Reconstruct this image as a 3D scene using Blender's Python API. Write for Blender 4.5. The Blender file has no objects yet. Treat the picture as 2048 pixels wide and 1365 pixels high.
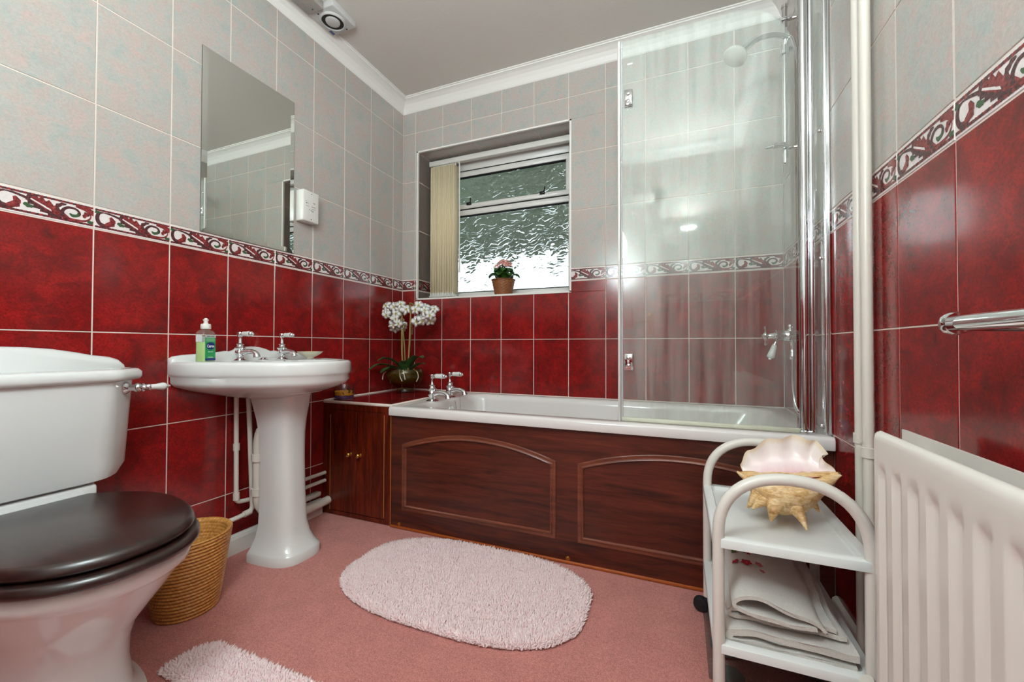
import bpy, bmesh, math, random
from math import sin, cos, pi, radians as rad
from mathutils import Vector, Matrix, Euler

random.seed(7)
scene = bpy.context.scene
col = scene.collection

# ------------------------------------------------------------------ camera
W = 2.0887            # room width; left wall x=0, back wall y=0, floor z=0
FRONT = -2.50         # wall behind the camera
CEIL = 2.40
CAMLOC = Vector((1.64583, -2.15845, 0.82716))
yaw, pitch, roll, fpx = 0.38762, 0.01395, 0.00214, 813.183
fw = Vector((-sin(yaw) * cos(pitch), cos(yaw) * cos(pitch), sin(pitch)))
rt = Vector((cos(yaw), sin(yaw), 0)); up = rt.cross(fw)
r2 = cos(roll) * rt + sin(roll) * up
u2 = -sin(roll) * rt + cos(roll) * up
cd = bpy.data.cameras.new('camera'); cam = bpy.data.objects.new('camera', cd); col.objects.link(cam)
cam.matrix_world = Matrix(((r2.x, u2.x, -fw.x, CAMLOC.x), (r2.y, u2.y, -fw.y, CAMLOC.y), (r2.z, u2.z, -fw.z, CAMLOC.z), (0, 0, 0, 1)))
cd.sensor_width = 36; cd.lens = fpx / 2048 * 36; cd.clip_start = 0.02
scene.camera = cam

# ------------------------------------------------------------------ world, light, exposure
world = bpy.data.worlds.new('sky'); scene.world = world; world.use_nodes = True
bgn = world.node_tree.nodes['Background']
bgn.inputs[0].default_value = (0.80, 0.92, 1.0, 1); bgn.inputs[1].default_value = 0.95
FILL_UPLIGHT = 25.0        # watts, uplighter added unseen behind the camera for bounced fill
FILL_GLOBE = 17.0   # emission of the globe added near the camera as frontal fill
scene.view_settings.view_transform = 'Standard'
scene.view_settings.look = 'None'
scene.view_settings.gamma = 1.0
scene.view_settings.use_curve_mapping = False
scene.view_settings.exposure = 1.12
scene.cycles.diffuse_bounces = 5
scene.cycles.max_bounces = 10
scene.cycles.transparent_max_bounces = 12

# ------------------------------------------------------------------ materials
def lin(c):
    def f(v):
        v /= 255.0
        return v / 12.92 if v <= 0.04045 else ((v + 0.055) / 1.055) ** 2.4
    return (f(c[0]), f(c[1]), f(c[2]), 1)
MATS = {}
class NT:
    def __init__(s, name):
        s.m = bpy.data.materials.new(name); s.m.use_nodes = True; s.t = s.m.node_tree
        s.b = s.t.nodes['Principled BSDF']; s.out = s.t.nodes['Material Output']; MATS[name] = s.m
    def n(s, typ, **kw):
        nd = s.t.nodes.new(typ)
        for k, v in kw.items():
            if k.startswith('i_'):
                key = k[2:]
                key = int(key) if key.isdigit() else key.replace('_', ' ')
                nd.inputs[key].default_value = v
            else: setattr(nd, k, v)
        return nd
    def l(s, a, b): s.t.links.new(a, b)
    def set(s, **kw):
        for k, v in kw.items(): s.b.inputs[k.replace('_', ' ')].default_value = v
        return s
    def coords(s, scale=(1, 1, 1), kind='Object', rnd=0.0):
        tc = s.n('ShaderNodeTexCoord'); mp = s.n('ShaderNodeMapping'); mp.inputs['Scale'].default_value = scale
        if kind == 'World':
            g = s.n('ShaderNodeNewGeometry'); src = g.outputs['Position']
        else: src = tc.outputs[kind]
        s.l(src, mp.inputs['Vector'])
        if rnd:
            oi = s.n('ShaderNodeObjectInfo'); ml = s.n('ShaderNodeMath', operation='MULTIPLY', i_1=rnd)
            s.l(oi.outputs['Random'], ml.inputs[0])
            cb = s.n('ShaderNodeCombineXYZ'); s.l(ml.outputs[0], cb.inputs[0]); s.l(ml.outputs[0], cb.inputs[2])
            s.l(cb.outputs[0], mp.inputs['Location'])
        return mp.outputs[0]
    def noise(s, vec, scale, detail=4, rough=0.6, dist=0.0):
        nd = s.n('ShaderNodeTexNoise'); nd.inputs['Scale'].default_value = scale; nd.inputs['Detail'].default_value = detail
        nd.inputs['Roughness'].default_value = rough; nd.inputs['Distortion'].default_value = dist
        s.l(vec, nd.inputs['Vector']); return nd.outputs['Fac']
    def ramp(s, fac, stops):
        r = s.n('ShaderNodeValToRGB'); e = r.color_ramp.elements
        while len(e) < len(stops): e.new(0.5)
        for i, (p, c) in enumerate(stops): e[i].position = p; e[i].color = c if len(c) == 4 else lin(c)
        s.l(fac, r.inputs[0]); return r.outputs[0]
    def mix(s, fac, a, b, mode='MIX'):
        m = s.n('ShaderNodeMix', data_type='RGBA', blend_type=mode)
        for v, i in ((fac, 0), (a, 6), (b, 7)):
            if hasattr(v, 'links'): s.l(v, m.inputs[i])
            else: m.inputs[i].default_value = v
        return m.outputs[2]
    def bump(s, h, strength=0.2, dist=0.002):
        b = s.n('ShaderNodeBump'); b.inputs['Strength'].default_value = strength; b.inputs['Distance'].default_value = dist
        s.l(h, b.inputs['Height']); s.l(b.outputs[0], s.b.inputs['Normal']); return b
    def color(s, c): s.l(c, s.b.inputs['Base Color']); return s

def plain(name, c, rough=0.5, metal=0.0, coat=0.0, **kw):
    m = NT(name); m.set(Base_Color=lin(c), Roughness=rough, Metallic=metal)
    if coat: m.set(Coat_Weight=coat, Coat_Roughness=0.05)
    m.set(**kw); return m

# ceramic wall tiles
m = NT('red_tile'); v = m.coords(rnd=37.0)
a = m.noise(v, 8.0, 5, 0.62, 0.5); b = m.noise(v, 190.0, 4, 0.75, 0.6); c3 = m.noise(v, 20.0, 5, 0.72, 0.8)
c1 = m.ramp(a, [(0.30, (84, 24, 24)), (0.45, (128, 28, 27)), (0.58, (160, 32, 30)), (0.75, (172, 44, 40))])
c2 = m.ramp(c3, [(0.35, (82, 32, 30)), (0.5, (140, 30, 28)), (0.68, (178, 34, 32))])
cc = m.mix(0.5, c1, c2)
cc = m.mix(m.ramp(b, [(0.42, (0, 0, 0, 1)), (0.72, (0.8, 0.8, 0.8, 1))]), cc, lin((84, 22, 22)))
m.color(cc); m.set(Roughness=0.13); m.bump(m.noise(m.coords((3, 3, 1.2), rnd=11.0), 3.0, 1, 0.5), 0.04, 0.01)
m = NT('beige_tile'); v = m.coords(rnd=53.0)
a = m.noise(v, 11.0, 6, 0.68, 0.4); b = m.noise(v, 140.0, 4, 0.75, 1.0); c3 = m.noise(v, 26.0, 6, 0.8, 0.5)
cc = m.ramp(a, [(0.34, (168, 178, 173)), (0.48, (182, 183, 177)), (0.58, (188, 179, 172)), (0.74, (192, 172, 165))])
cc = m.mix(m.ramp(c3, [(0.46, (0, 0, 0, 1)), (0.66, (0.9, 0.9, 0.9, 1))]), cc, lin((200, 173, 165)))
cc = m.mix(m.ramp(b, [(0.40, (0, 0, 0, 1)), (0.72, (0.5, 0.5, 0.5, 1))]), cc, lin((152, 150, 144)))
m.color(cc); m.set(Roughness=0.22); m.bump(m.noise(m.coords((3, 3, 1.2), rnd=11.0), 3.0, 1, 0.5), 0.035, 0.01)
m = NT('border_white'); v = m.coords(rnd=5.0)
m.color(m.ramp(m.noise(v, 60, 4, 0.7), [(0.35, (220, 210, 208)), (0.7, (236, 228, 226))])); m.set(Roughness=0.14)
m = NT('print_red'); v = m.coords()
m.color(m.ramp(m.noise(v, 120, 3, 0.6), [(0.35, (82, 30, 34)), (0.55, (140, 52, 52)), (0.75, (170, 84, 78))])); m.set(Roughness=0.15)
m = NT('print_dark'); v = m.coords()
m.color(m.ramp(m.noise(v, 150, 3, 0.6), [(0.35, (62, 34, 38)), (0.7, (104, 58, 60))])); m.set(Roughness=0.15)
plain('print_green', (62, 88, 58), 0.15)
plain('grout', (228, 216, 206), 0.8)
m = plain('grout_wall', (224, 210, 199), 0.85)
m = NT('painted_white'); m.set(Base_Color=lin((236, 233, 228)), Roughness=0.5); m.bump(m.noise(m.coords(kind='World'), 60, 4, 0.6), 0.08, 0.002)
m = NT('ceiling_paint'); v = m.coords(kind='World'); m.set(Base_Color=lin((212, 206, 199)), Roughness=0.8); m.bump(m.noise(v, 45, 4, 0.6), 0.25, 0.003)
plain('gloss_white', (226, 224, 218), 0.25)
plain('pipe_white', (216, 210, 200), 0.3)
m = NT('ceramic'); m.set(Base_Color=lin((224, 225, 223)), Roughness=0.07, Coat_Weight=0.3)
plain('acrylic', (226, 222, 220), 0.12)
plain('upvc', (224, 222, 218), 0.3)
plain('chrome', (226, 228, 230), 0.06, 1.0)
plain('dark_metal', (52, 52, 54), 0.4, 0.8)
plain('brass', (214, 170, 84), 0.18, 1.0)
plain('gold_edge', (190, 120, 52), 0.4)
plain('black_rubber', (26, 27, 30), 0.55)
plain('black', (12, 12, 12), 0.6)
plain('dark_gap', (20, 20, 18), 0.8)
m = NT('carpet'); v = m.coords(kind='World')
a = m.noise(v, 330, 3, 0.8); b = m.noise(v, 12, 3, 0.6); c3 = m.noise(v, 95, 4, 0.75)
cc = m.ramp(a, [(0.36, (128, 60, 57)), (0.5, (214, 124, 114)), (0.64, (254, 196, 184))])
cc = m.mix(0.45, cc, m.ramp(c3, [(0.3, (146, 72, 68)), (0.7, (246, 164, 152))]))
cc = m.mix(0.25, cc, m.ramp(b, [(0.35, (176, 96, 90)), (0.65, (220, 132, 122))]))
m.color(cc); m.set(Roughness=0.95, Sheen_Weight=0.2); m.bump(m.mix(0.5, a, c3), 0.9, 0.006)
m = NT('rug_pink'); v = m.coords(kind='World')
m.color(m.ramp(m.noise(v, 120, 4, 0.7), [(0.3, (236, 206, 206)), (0.6, (246, 228, 228)), (0.8, (248, 236, 235))])); m.set(Roughness=0.95)
m = NT('rug_base'); m.set(Base_Color=lin((214, 176, 176)), Roughness=1.0)
def wood(name, dark, mid, light, rough, axis=(1.2, 14, 14)):
    m = NT(name); v = m.coords(axis, kind='World')
    a = m.noise(v, 3.0, 6, 0.65, 0.6); b = m.noise(m.coords((axis[0] * 2, axis[1] * 8, axis[2] * 8), kind='World'), 4.0, 3, 0.6)
    cc = m.ramp(a, [(0.32, dark), (0.5, mid), (0.7, light)])
    cc = m.mix(m.ramp(b, [(0.45, (0, 0, 0, 1)), (0.75, (0.5, 0.5, 0.5, 1))]), cc, lin(dark))
    m.color(cc); m.set(Roughness=rough, Coat_Weight=0.15, Coat_Roughness=0.25); return m
wood('mahogany', (48, 18, 12), (84, 34, 22), (110, 46, 28), 0.33)
wood('mahogany_gloss', (58, 17, 8), (96, 30, 14), (128, 42, 18), 0.25, (14, 14, 1.2))
wood('moulding', (84, 42, 28), (118, 62, 44), (140, 78, 56), 0.28)
wood('seat_wood', (28, 18, 16), (40, 23, 19), (56, 29, 22), 0.3, (2.0, 26, 26)).set(Coat_Weight=0.6, Coat_Roughness=0.3)
plain('orange_strip', (170, 84, 30), 0.45)
m = NT('wicker_gold'); v = m.coords(kind='Object')
sx = m.n('ShaderNodeSeparateXYZ'); m.l(v, sx.inputs[0])
at = m.n('ShaderNodeMath', operation='ARCTAN2'); m.l(sx.outputs[1], at.inputs[0]); m.l(sx.outputs[0], at.inputs[1])
zz = m.n('ShaderNodeMath', operation='MULTIPLY_ADD', i_1=300.0); m.l(sx.outputs[2], zz.inputs[0])
am = m.n('ShaderNodeMath', operation='MULTIPLY', i_1=60.0); m.l(at.outputs[0], am.inputs[0]); m.l(am.outputs[0], zz.inputs[2])
sn = m.n('ShaderNodeMath', operation='SINE'); m.l(zz.outputs[0], sn.inputs[0])
nz = m.noise(v, 90, 4, 0.7)
ad = m.n('ShaderNodeMath', operation='MULTIPLY_ADD', i_1=0.05); m.l(sn.outputs[0], ad.inputs[0]); m.l(nz, ad.inputs[2])
m.color(m.ramp(ad.outputs[0], [(0.25, (168, 108, 48)), (0.5, (204, 144, 74)), (0.75, (226, 176, 106))])); m.set(Roughness=0.35); m.bump(sn.outputs[0], 0.15, 0.0015)
m = NT('wicker_brown'); v = m.coords()
m.color(m.ramp(m.noise(v, 260, 3, 0.7), [(0.3, (96, 52, 26)), (0.55, (150, 92, 52)), (0.75, (186, 128, 80))])); m.set(Roughness=0.5)
m = NT('towel'); v = m.coords(kind='World'); a = m.noise(v, 420, 4, 0.8)
m.color(m.ramp(a, [(0.3, (232, 224, 212)), (0.65, (250, 247, 240))])); m.set(Roughness=1.0, Sheen_Weight=0.3); m.bump(a, 0.9, 0.004)
plain('stitch_red', (170, 26, 48), 0.8); plain('stitch_pink', (204, 108, 112), 0.8); plain('stitch_green', (84, 100, 50), 0.8)
plain('trolley_white', (224, 220, 212), 0.3)
plain('trolley_tray', (226, 228, 226), 0.22)
m = NT('radiator_white'); m.set(Base_Color=lin((222, 216, 208)), Roughness=0.32)
m = NT('shell_body'); v = m.coords(); 
a = m.noise(m.coords((1, 5, 5)), 22, 5, 0.7, 1.0); b = m.noise(v, 70, 4, 0.7)
cc = m.ramp(a, [(0.3, (176, 122, 66)), (0.48, (222, 182, 124)), (0.66, (240, 218, 178))])
cc = m.mix(m.ramp(b, [(0.5, (0, 0, 0, 1)), (0.75, (0.7, 0.7, 0.7, 1))]), cc, lin((164, 108, 52)))
m.color(cc); m.set(Roughness=0.5); m.bump(b, 0.5, 0.004)
m = NT('shell_lip'); at_ = m.n('ShaderNodeAttribute', attribute_name='lip')
a = m.noise(m.coords((6, 1, 1)), 14, 3, 0.6)
ad = m.n('ShaderNodeMath', operation='MULTIPLY_ADD', i_1=0.25, i_2=-0.125); m.l(a, ad.inputs[0])
ad2 = m.n('ShaderNodeMath', operation='ADD'); m.l(ad.outputs[0], ad2.inputs[0]); m.l(at_.outputs['Fac'], ad2.inputs[1])
m.color(m.ramp(ad2.outputs[0], [(0.0, (222, 146, 142)), (0.16, (232, 186, 190)), (0.36, (240, 220, 222)), (0.8, (246, 240, 234)), (0.97, (240, 226, 200))])); m.set(Roughness=0.18)
m = NT('mirror'); m.set(Base_Color=(0.80, 0.84, 0.80, 1), Metallic=1.0, Roughness=0.0)
plain('mirror_edge', (52, 60, 56), 0.3)
m = NT('fabric_cream'); m.set(Base_Color=lin((228, 212, 178)), Roughness=0.9); m.bump(m.noise(m.coords(kind='World'), 300, 2, 0.5), 0.2, 0.001)
plain('petal_white', (236, 234, 228), 0.6, Subsurface_Weight=0.1)
plain('petal_pink', (232, 164, 154), 0.6)
plain('flower_centre', (196, 176, 84), 0.6)
m = NT('leaf_green'); v = m.coords()
m.color(m.ramp(m.noise(v, 40, 4, 0.6), [(0.35, (38, 74, 38)), (0.7, (74, 120, 62))])); m.set(Roughness=0.3)
m = NT('leaf_bright'); v = m.coords()
m.color(m.ramp(m.noise(v, 60, 4, 0.6), [(0.35, (28, 64, 20)), (0.7, (66, 120, 40))])); m.set(Roughness=0.35)
plain('stem_green', (122, 124, 66), 0.5); plain('stem_cane', (192, 150, 92), 0.5); plain('root_pale', (214, 206, 182), 0.7)
m = NT('soil'); m.color(m.ramp(m.noise(m.coords(), 200, 4, 0.7), [(0.3, (62, 52, 28)), (0.7, (128, 112, 62))])); m.set(Roughness=0.9)
def thin_glass(name, tint, spec=1.0, rough=0.0, film=0.0, filmcol=(0.75, 0.8, 0.77, 1), streak=(30, 30, 1.5)):
    m = NT(name); m.t.nodes.remove(m.b)
    tr = m.n('ShaderNodeBsdfTransparent'); tr.inputs[0].default_value = tint
    gl = m.n('ShaderNodeBsdfGlossy'); gl.inputs['Roughness'].default_value = rough
    fr = m.n('ShaderNodeFresnel', i_IOR=1.5)
    ge = m.n('ShaderNodeNewGeometry'); io = m.n('ShaderNodeMath', operation='MULTIPLY_ADD', i_1=1 / 1.5 - 1.5, i_2=1.5)   # same reflectance on both faces of the thin sheet
    m.l(ge.outputs['Backfacing'], io.inputs[0]); m.l(io.outputs[0], fr.inputs['IOR']); ml = m.n('ShaderNodeMath', operation='MULTIPLY', i_1=spec); m.l(fr.outputs[0], ml.inputs[0])
    mx = m.n('ShaderNodeMixShader'); m.l(ml.outputs[0], mx.inputs[0]); m.l(tr.outputs[0], mx.inputs[1]); m.l(gl.outputs[0], mx.inputs[2])
    last = mx
    if film:
        df = m.n('ShaderNodeBsdfDiffuse'); df.inputs[0].default_value = filmcol
        nz = m.noise(m.coords(streak, kind='World'), 1.0, 4, 0.65, 0.4)
        rp = m.ramp(nz, [(0.35, (film * 0.4,) * 3 + (1,)), (0.75, (film * 1.8,) * 3 + (1,))])
        mx2 = m.n('ShaderNodeMixShader'); m.l(rp, mx2.inputs[0]); m.l(mx.outputs[0], mx2.inputs[1]); m.l(df.outputs[0], mx2.inputs[2]); last = mx2
    m.l(last.outputs[0], m.out.inputs[0]); return m
thin_glass('screen_glass', (0.965, 0.985, 0.97, 1), 1.0, 0.035, 0.085, (0.84, 0.92, 0.88, 1))
thin_glass('scale_glass', (0.80, 0.86, 0.85, 1), 1.3)
thin_glass('jar_glass', (0.90, 0.86, 0.95, 1), 1.0)
thin_glass('bowl_glass', (0.74, 0.70, 0.48, 1), 1.0)
thin_glass('bottle_clear', (0.96, 0.98, 0.96, 1), 1.0, 0.05, 0.06, (0.8, 0.84, 0.8, 1), (2, 2, 2))
thin_glass('seal_clear', (0.9, 0.92, 0.92, 1), 1.0, 0.15, 0.35, (0.86, 0.87, 0.90, 1), (1, 1, 1))
thin_glass('seal_cream', (0.9, 0.92, 0.85, 1), 0.6, 0.3, 0.5, (0.80, 0.80, 0.66, 1), (1, 1, 1))
m = NT('soap_liquid'); m.set(Base_Color=lin((186, 220, 138)), Roughness=0.3)
plain('label_green', (32, 160, 90), 0.35); plain('label_blue', (30, 48, 128), 0.35); plain('label_grey', (206, 212, 212), 0.35)
plain('label_mint', (120, 190, 140), 0.35); plain('cap_white', (226, 226, 220), 0.35)
plain('ink', (50, 52, 56), 0.5); plain('ink_blue', (62, 84, 132), 0.5)
plain('soap_orange', (226, 164, 92), 0.45); plain('dish_cream', (226, 220, 198), 0.25)
plain('wax_yellow', (238, 184, 32), 0.5); plain('wax_purple', (110, 84, 120), 0.5); plain('twig_brown', (84, 56, 30), 0.7)
plain('scale_grey', (126, 126, 124), 0.35); plain('scale_dark', (74, 72, 72), 0.4)
plain('bottle_blue', (120, 150, 206), 0.35); plain('bottle_orange', (222, 150, 110), 0.4)
m = NT('fan_grey'); m.set(Base_Color=lin((196, 194, 192)), Roughness=0.45)
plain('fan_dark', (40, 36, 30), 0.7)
# obscured window glass: pressed leaf pattern
m = NT('leaf_glass'); m.set(Base_Color=(0.93, 0.97, 0.95, 1), Roughness=0.02, Transmission_Weight=1.0, IOR=1.5)
v = m.coords((1, 1, 1), kind='World')
wn = m.n('ShaderNodeTexNoise'); wn.inputs['Scale'].default_value = 9; wn.inputs['Detail'].default_value = 2; m.l(v, wn.inputs['Vector'])
va = m.n('ShaderNodeVectorMath', operation='SCALE'); va.inputs['Scale'].default_value = 0.10; m.l(wn.outputs['Color'], va.inputs[0])
vb = m.n('ShaderNodeVectorMath', operation='ADD'); m.l(v, vb.inputs[0]); m.l(va.outputs[0], vb.inputs[1])
def leafcells(rot, sc):
    mp = m.n('ShaderNodeMapping'); mp.inputs['Rotation'].default_value = (0, rot, 0); mp.inputs['Scale'].default_value = (sc * 0.45, 1, sc)
    m.l(vb.outputs[0], mp.inputs['Vector'])
    vo = m.n('ShaderNodeTexVoronoi', feature='F1'); vo.inputs['Scale'].default_value = 1.0; m.l(mp.outputs[0], vo.inputs['Vector'])
    return vo.outputs['Distance']
l1 = leafcells(0.9, 38); l2 = leafcells(-0.75, 33)
mn0 = m.n('ShaderNodeMath', operation='MINIMUM'); m.l(l1, mn0.inputs[0]); m.l(l2, mn0.inputs[1])
l3 = leafcells(1.75, 26); mn = m.n('ShaderNodeMath', operation='MINIMUM'); m.l(mn0.outputs[0], mn.inputs[0]); m.l(l3, mn.inputs[1])
bp = m.n('ShaderNodeBump', invert=True); bp.inputs['Strength'].default_value = 1.0; bp.inputs['Distance'].default_value = 0.009
m.l(mn.outputs[0], bp.inputs['Height']); m.l(bp.outputs[0], m.b.inputs['Normal'])
m = NT('fill_glow'); m.set(Base_Color=(0.9, 0.9, 0.9, 1), Emission_Color=(0.825, 0.96, 1.0, 1), Emission_Strength=FILL_GLOBE)  # glow of the added globe that stands in for a flash
m = NT('carport_green'); m.color(m.ramp(m.noise(m.coords((6, 1, 1), kind='World'), 4, 3, 0.6), [(0.3, (122, 134, 112)), (0.7, (148, 160, 136))])); m.set(Roughness=0.8)
plain('paving_pale', (70, 76, 66), 0.9)

# ------------------------------------------------------------------ mesh helpers
class MB:
    def __init__(s): s.V = []; s.F = []; s.M = []; s.S = []
    def add(s, V, F, mi=0, smooth=True, mat=None):
        o = len(s.V)
        for p in V:
            p = Vector(p)
            s.V.append(tuple(mat @ p) if mat is not None else tuple(p))
        for f in F: s.F.append(tuple(i + o for i in f)); s.M.append(mi); s.S.append(smooth)
        return s
    def box(s, x0, x1, y0, y1, z0, z1, mi=0, mat=None):
        V = [(x, y, z) for z in (z0, z1) for y in (y0, y1) for x in (x0, x1)]
        return s.add(V, [(0, 2, 3, 1), (4, 5, 7, 6), (0, 1, 5, 4), (2, 6, 7, 3), (0, 4, 6, 2), (1, 3, 7, 5)], mi, False, mat)
    def rbox(s, x0, x1, y0, y1, z0, z1, r=0.005, seg=2, mi=0, mat=None, smooth=True):
        bm = bmesh.new(); bmesh.ops.create_cube(bm, size=1.0)
        for v in bm.verts: v.co = ((x0 + x1) / 2 + v.co.x * (x1 - x0), (y0 + y1) / 2 + v.co.y * (y1 - y0), (z0 + z1) / 2 + v.co.z * (z1 - z0))
        bmesh.ops.bevel(bm, geom=bm.edges[:], offset=r, segments=seg, profile=0.5, affect='EDGES', clamp_overlap=True)
        bm.verts.index_update(); V = [v.co.copy() for v in bm.verts]; F = [tuple(v.index for v in f.verts) for f in bm.faces]
        bm.free(); return s.add(V, F, mi, smooth, mat)
    def loft(s, rings, mi=0, cap0=False, cap1=False, closed=True, smooth=True, mat=None):
        n = len(rings[0]); V = [p for r in rings for p in r]; F = []
        for i in range(len(rings) - 1):
            for j in range(n if closed else n - 1):
                k = (j + 1) % n
                F.append((i * n + j, i * n + k, (i + 1) * n + k, (i + 1) * n + j))
        if cap0: F.append(tuple(range(n - 1, -1, -1)))
        if cap1: F.append(tuple((len(rings) - 1) * n + j for j in range(n)))
        return s.add(V, F, mi, smooth, mat)
    def lathe(s, prof, loc=(0, 0, 0), axis='Z', n=24, mi=0, mat=None, smooth=True, caps=True):
        rings = []
        for r, z in prof:
            r = max(r, 1e-5); ring = []
            for j in range(n):
                a = 2 * pi * j / n; x, y = r * cos(a), r * sin(a)
                p = (x, y, z) if axis == 'Z' else ((z, x, y) if axis == 'X' else (y, z, x))
                ring.append((p[0] + loc[0], p[1] + loc[1], p[2] + loc[2]))
            rings.append(ring)
        return s.loft(rings, mi, caps, caps, True, smooth, mat)
    def tube(s, path, r, n=10, mi=0, caps=True, mat=None, flat=1.0, upv=None):
        P = [Vector(p) for p in path]; R = r if isinstance(r, (list, tuple)) else [r] * len(P)
        rings = []; prev = None
        for i, p in enumerate(P):
            t = (P[min(i + 1, len(P) - 1)] - P[max(i - 1, 0)]).normalized()
            if prev is None:
                u = Vector(upv) if upv else (Vector((0, 0, 1)) if abs(t.z) < 0.9 else Vector((1, 0, 0)))
            else: u = prev
            u = (u - t * u.dot(t)).normalized(); prev = u; w = t.cross(u)
            rings.append([p + (u * cos(2 * pi * j / n) * flat + w * sin(2 * pi * j / n)) * R[i] for j in range(n)])
        return s.loft(rings, mi, caps, caps, True, True, mat)
    def prism(s, poly, z0, z1, mi=0, mat=None, smooth=False):
        n = len(poly); V = [(x, y, z0) for x, y in poly] + [(x, y, z1) for x, y in poly]
        F = [tuple(range(n - 1, -1, -1)), tuple(range(n, 2 * n))] + [(i, (i + 1) % n, n + (i + 1) % n, n + i) for i in range(n)]
        return s.add(V, F, mi, smooth, mat)
    def mesh(s, name):
        me = bpy.data.meshes.new(name); me.from_pydata(s.V, [], s.F)
        me.polygons.foreach_set('material_index', s.M); me.polygons.foreach_set('use_smooth', s.S); me.update(); return me
    def build(s, name, mats, parent=None, loc=(0, 0, 0), rot=(0, 0, 0), fix=True, sharp=True):
        me = s.mesh(name)
        if fix:
            bm = bmesh.new(); bm.from_mesh(me); bmesh.ops.recalc_face_normals(bm, faces=bm.faces[:]); bm.to_mesh(me); bm.free()
        if sharp and any(s.S): me.set_sharp_from_angle(angle=rad(50))
        return put(name, me, mats, parent, loc, rot)

def put(name, me, mats=None, parent=None, loc=(0, 0, 0), rot=(0, 0, 0)):
    if mats is not None and not me.materials:
        for k in ([mats] if isinstance(mats, str) else mats): me.materials.append(MATS[k])
    o = bpy.data.objects.new(name, me); col.objects.link(o); o.location = loc; o.rotation_euler = rot
    if parent: o.parent = parent
    return o
def tag(o, label, cat, group=None, kind=None):
    o['label'] = label
    if cat: o['category'] = cat
    if group: o['group'] = group
    if kind: o['kind'] = kind
    return o
def thing(name, label, cat, loc=(0, 0, 0), rotz=0.0, group=None):
    o = bpy.data.objects.new(name, None); col.objects.link(o); o.location = loc; o.rotation_euler = (0, 0, rotz)
    o.empty_display_size = 0.05
    return tag(o, label, cat, group)
def struct(name, mb, mats, label=None):
    o = mb.build(name, mats) if isinstance(mb, MB) else mb
    o['kind'] = 'structure'
    if label: o['label'] = label
    return o
def crom(P, n=8):
    P = [Vector(p) for p in P]; out = []
    for i in range(len(P) - 1):
        a, b, c, d = P[max(i - 1, 0)], P[i], P[i + 1], P[min(i + 2, len(P) - 1)]
        for k in range(n):
            t = k / n
            out.append(0.5 * ((2 * b) + (c - a) * t + (2 * a - 5 * b + 4 * c - d) * t * t + (3 * b - a - 3 * c + d) * t ** 3))
    out.append(P[-1]); return out
def text_mesh(txt, size, name='lettering', bold=False):
    cu = bpy.data.curves.new(name, 'FONT'); cu.body = txt; cu.size = size; cu.align_x = 'CENTER'; cu.align_y = 'CENTER'
    cu.resolution_u = 3; cu.extrude = 0.0002
    if bold: cu.offset = size * 0.02
    o = bpy.data.objects.new(name, cu); col.objects.link(o)
    dg = bpy.context.evaluated_depsgraph_get(); dg.update()
    me = bpy.data.meshes.new_from_object(o.evaluated_get(dg)); me.name = name
    bpy.data.objects.remove(o); bpy.data.curves.remove(cu); return me

# ------------------------------------------------------------------ room shell
GAP = 0.0034
Z1, HT, ZB, ZT = 0.86917, 0.31342, 1.18347, 1.25422
ROWS = [(-0.0713 + 0.0713, Z1 - 2 * HT, 'r'), (Z1 - 2 * HT, Z1 - HT, 'r'), (Z1 - HT, Z1, 'r'), (Z1, ZB, 'r'), (ZB, ZT, 'b'),
        (ZT, ZT + HT, 'w'), (ZT + HT, ZT + 2 * HT, 'w'), (ZT + 2 * HT, ZT + 3 * HT, 'w'), (ZT + 3 * HT, 2.37, 'w')]
_tc = {}
def tile_mesh(rects, kind):
    key = (tuple(tuple(round(x, 4) for x in r) for r in rects), kind)
    if key in _tc: return _tc[key]
    mb = MB(); c = 0.0012; d = 0.004
    for x0, x1, z0, z1 in rects:
        V = [(x0, d, z0), (x1, d, z0), (x1, d, z1), (x0, d, z1), (x0, c, z0), (x1, c, z0), (x1, c, z1), (x0, c, z1),
             (x0 + c, 0, z0 + c), (x1 - c, 0, z0 + c), (x1 - c, 0, z1 - c), (x0 + c, 0, z1 - c)]
        F = [(8, 9, 10, 11)] + [(a, (a + 1) % 4, 4 + (a + 1) % 4, 4 + a) for a in range(4)] + [(4 + a, 4 + (a + 1) % 4, 8 + (a + 1) % 4, 8 + a) for a in range(4)]
        mb.add(V, F, 0, False)
    me = mb.mesh('tile'); me.materials.append(MATS[{'r': 'red_tile', 'w': 'beige_tile', 'b': 'border_white'}[kind]])
    _tc[key] = me; return me

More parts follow.
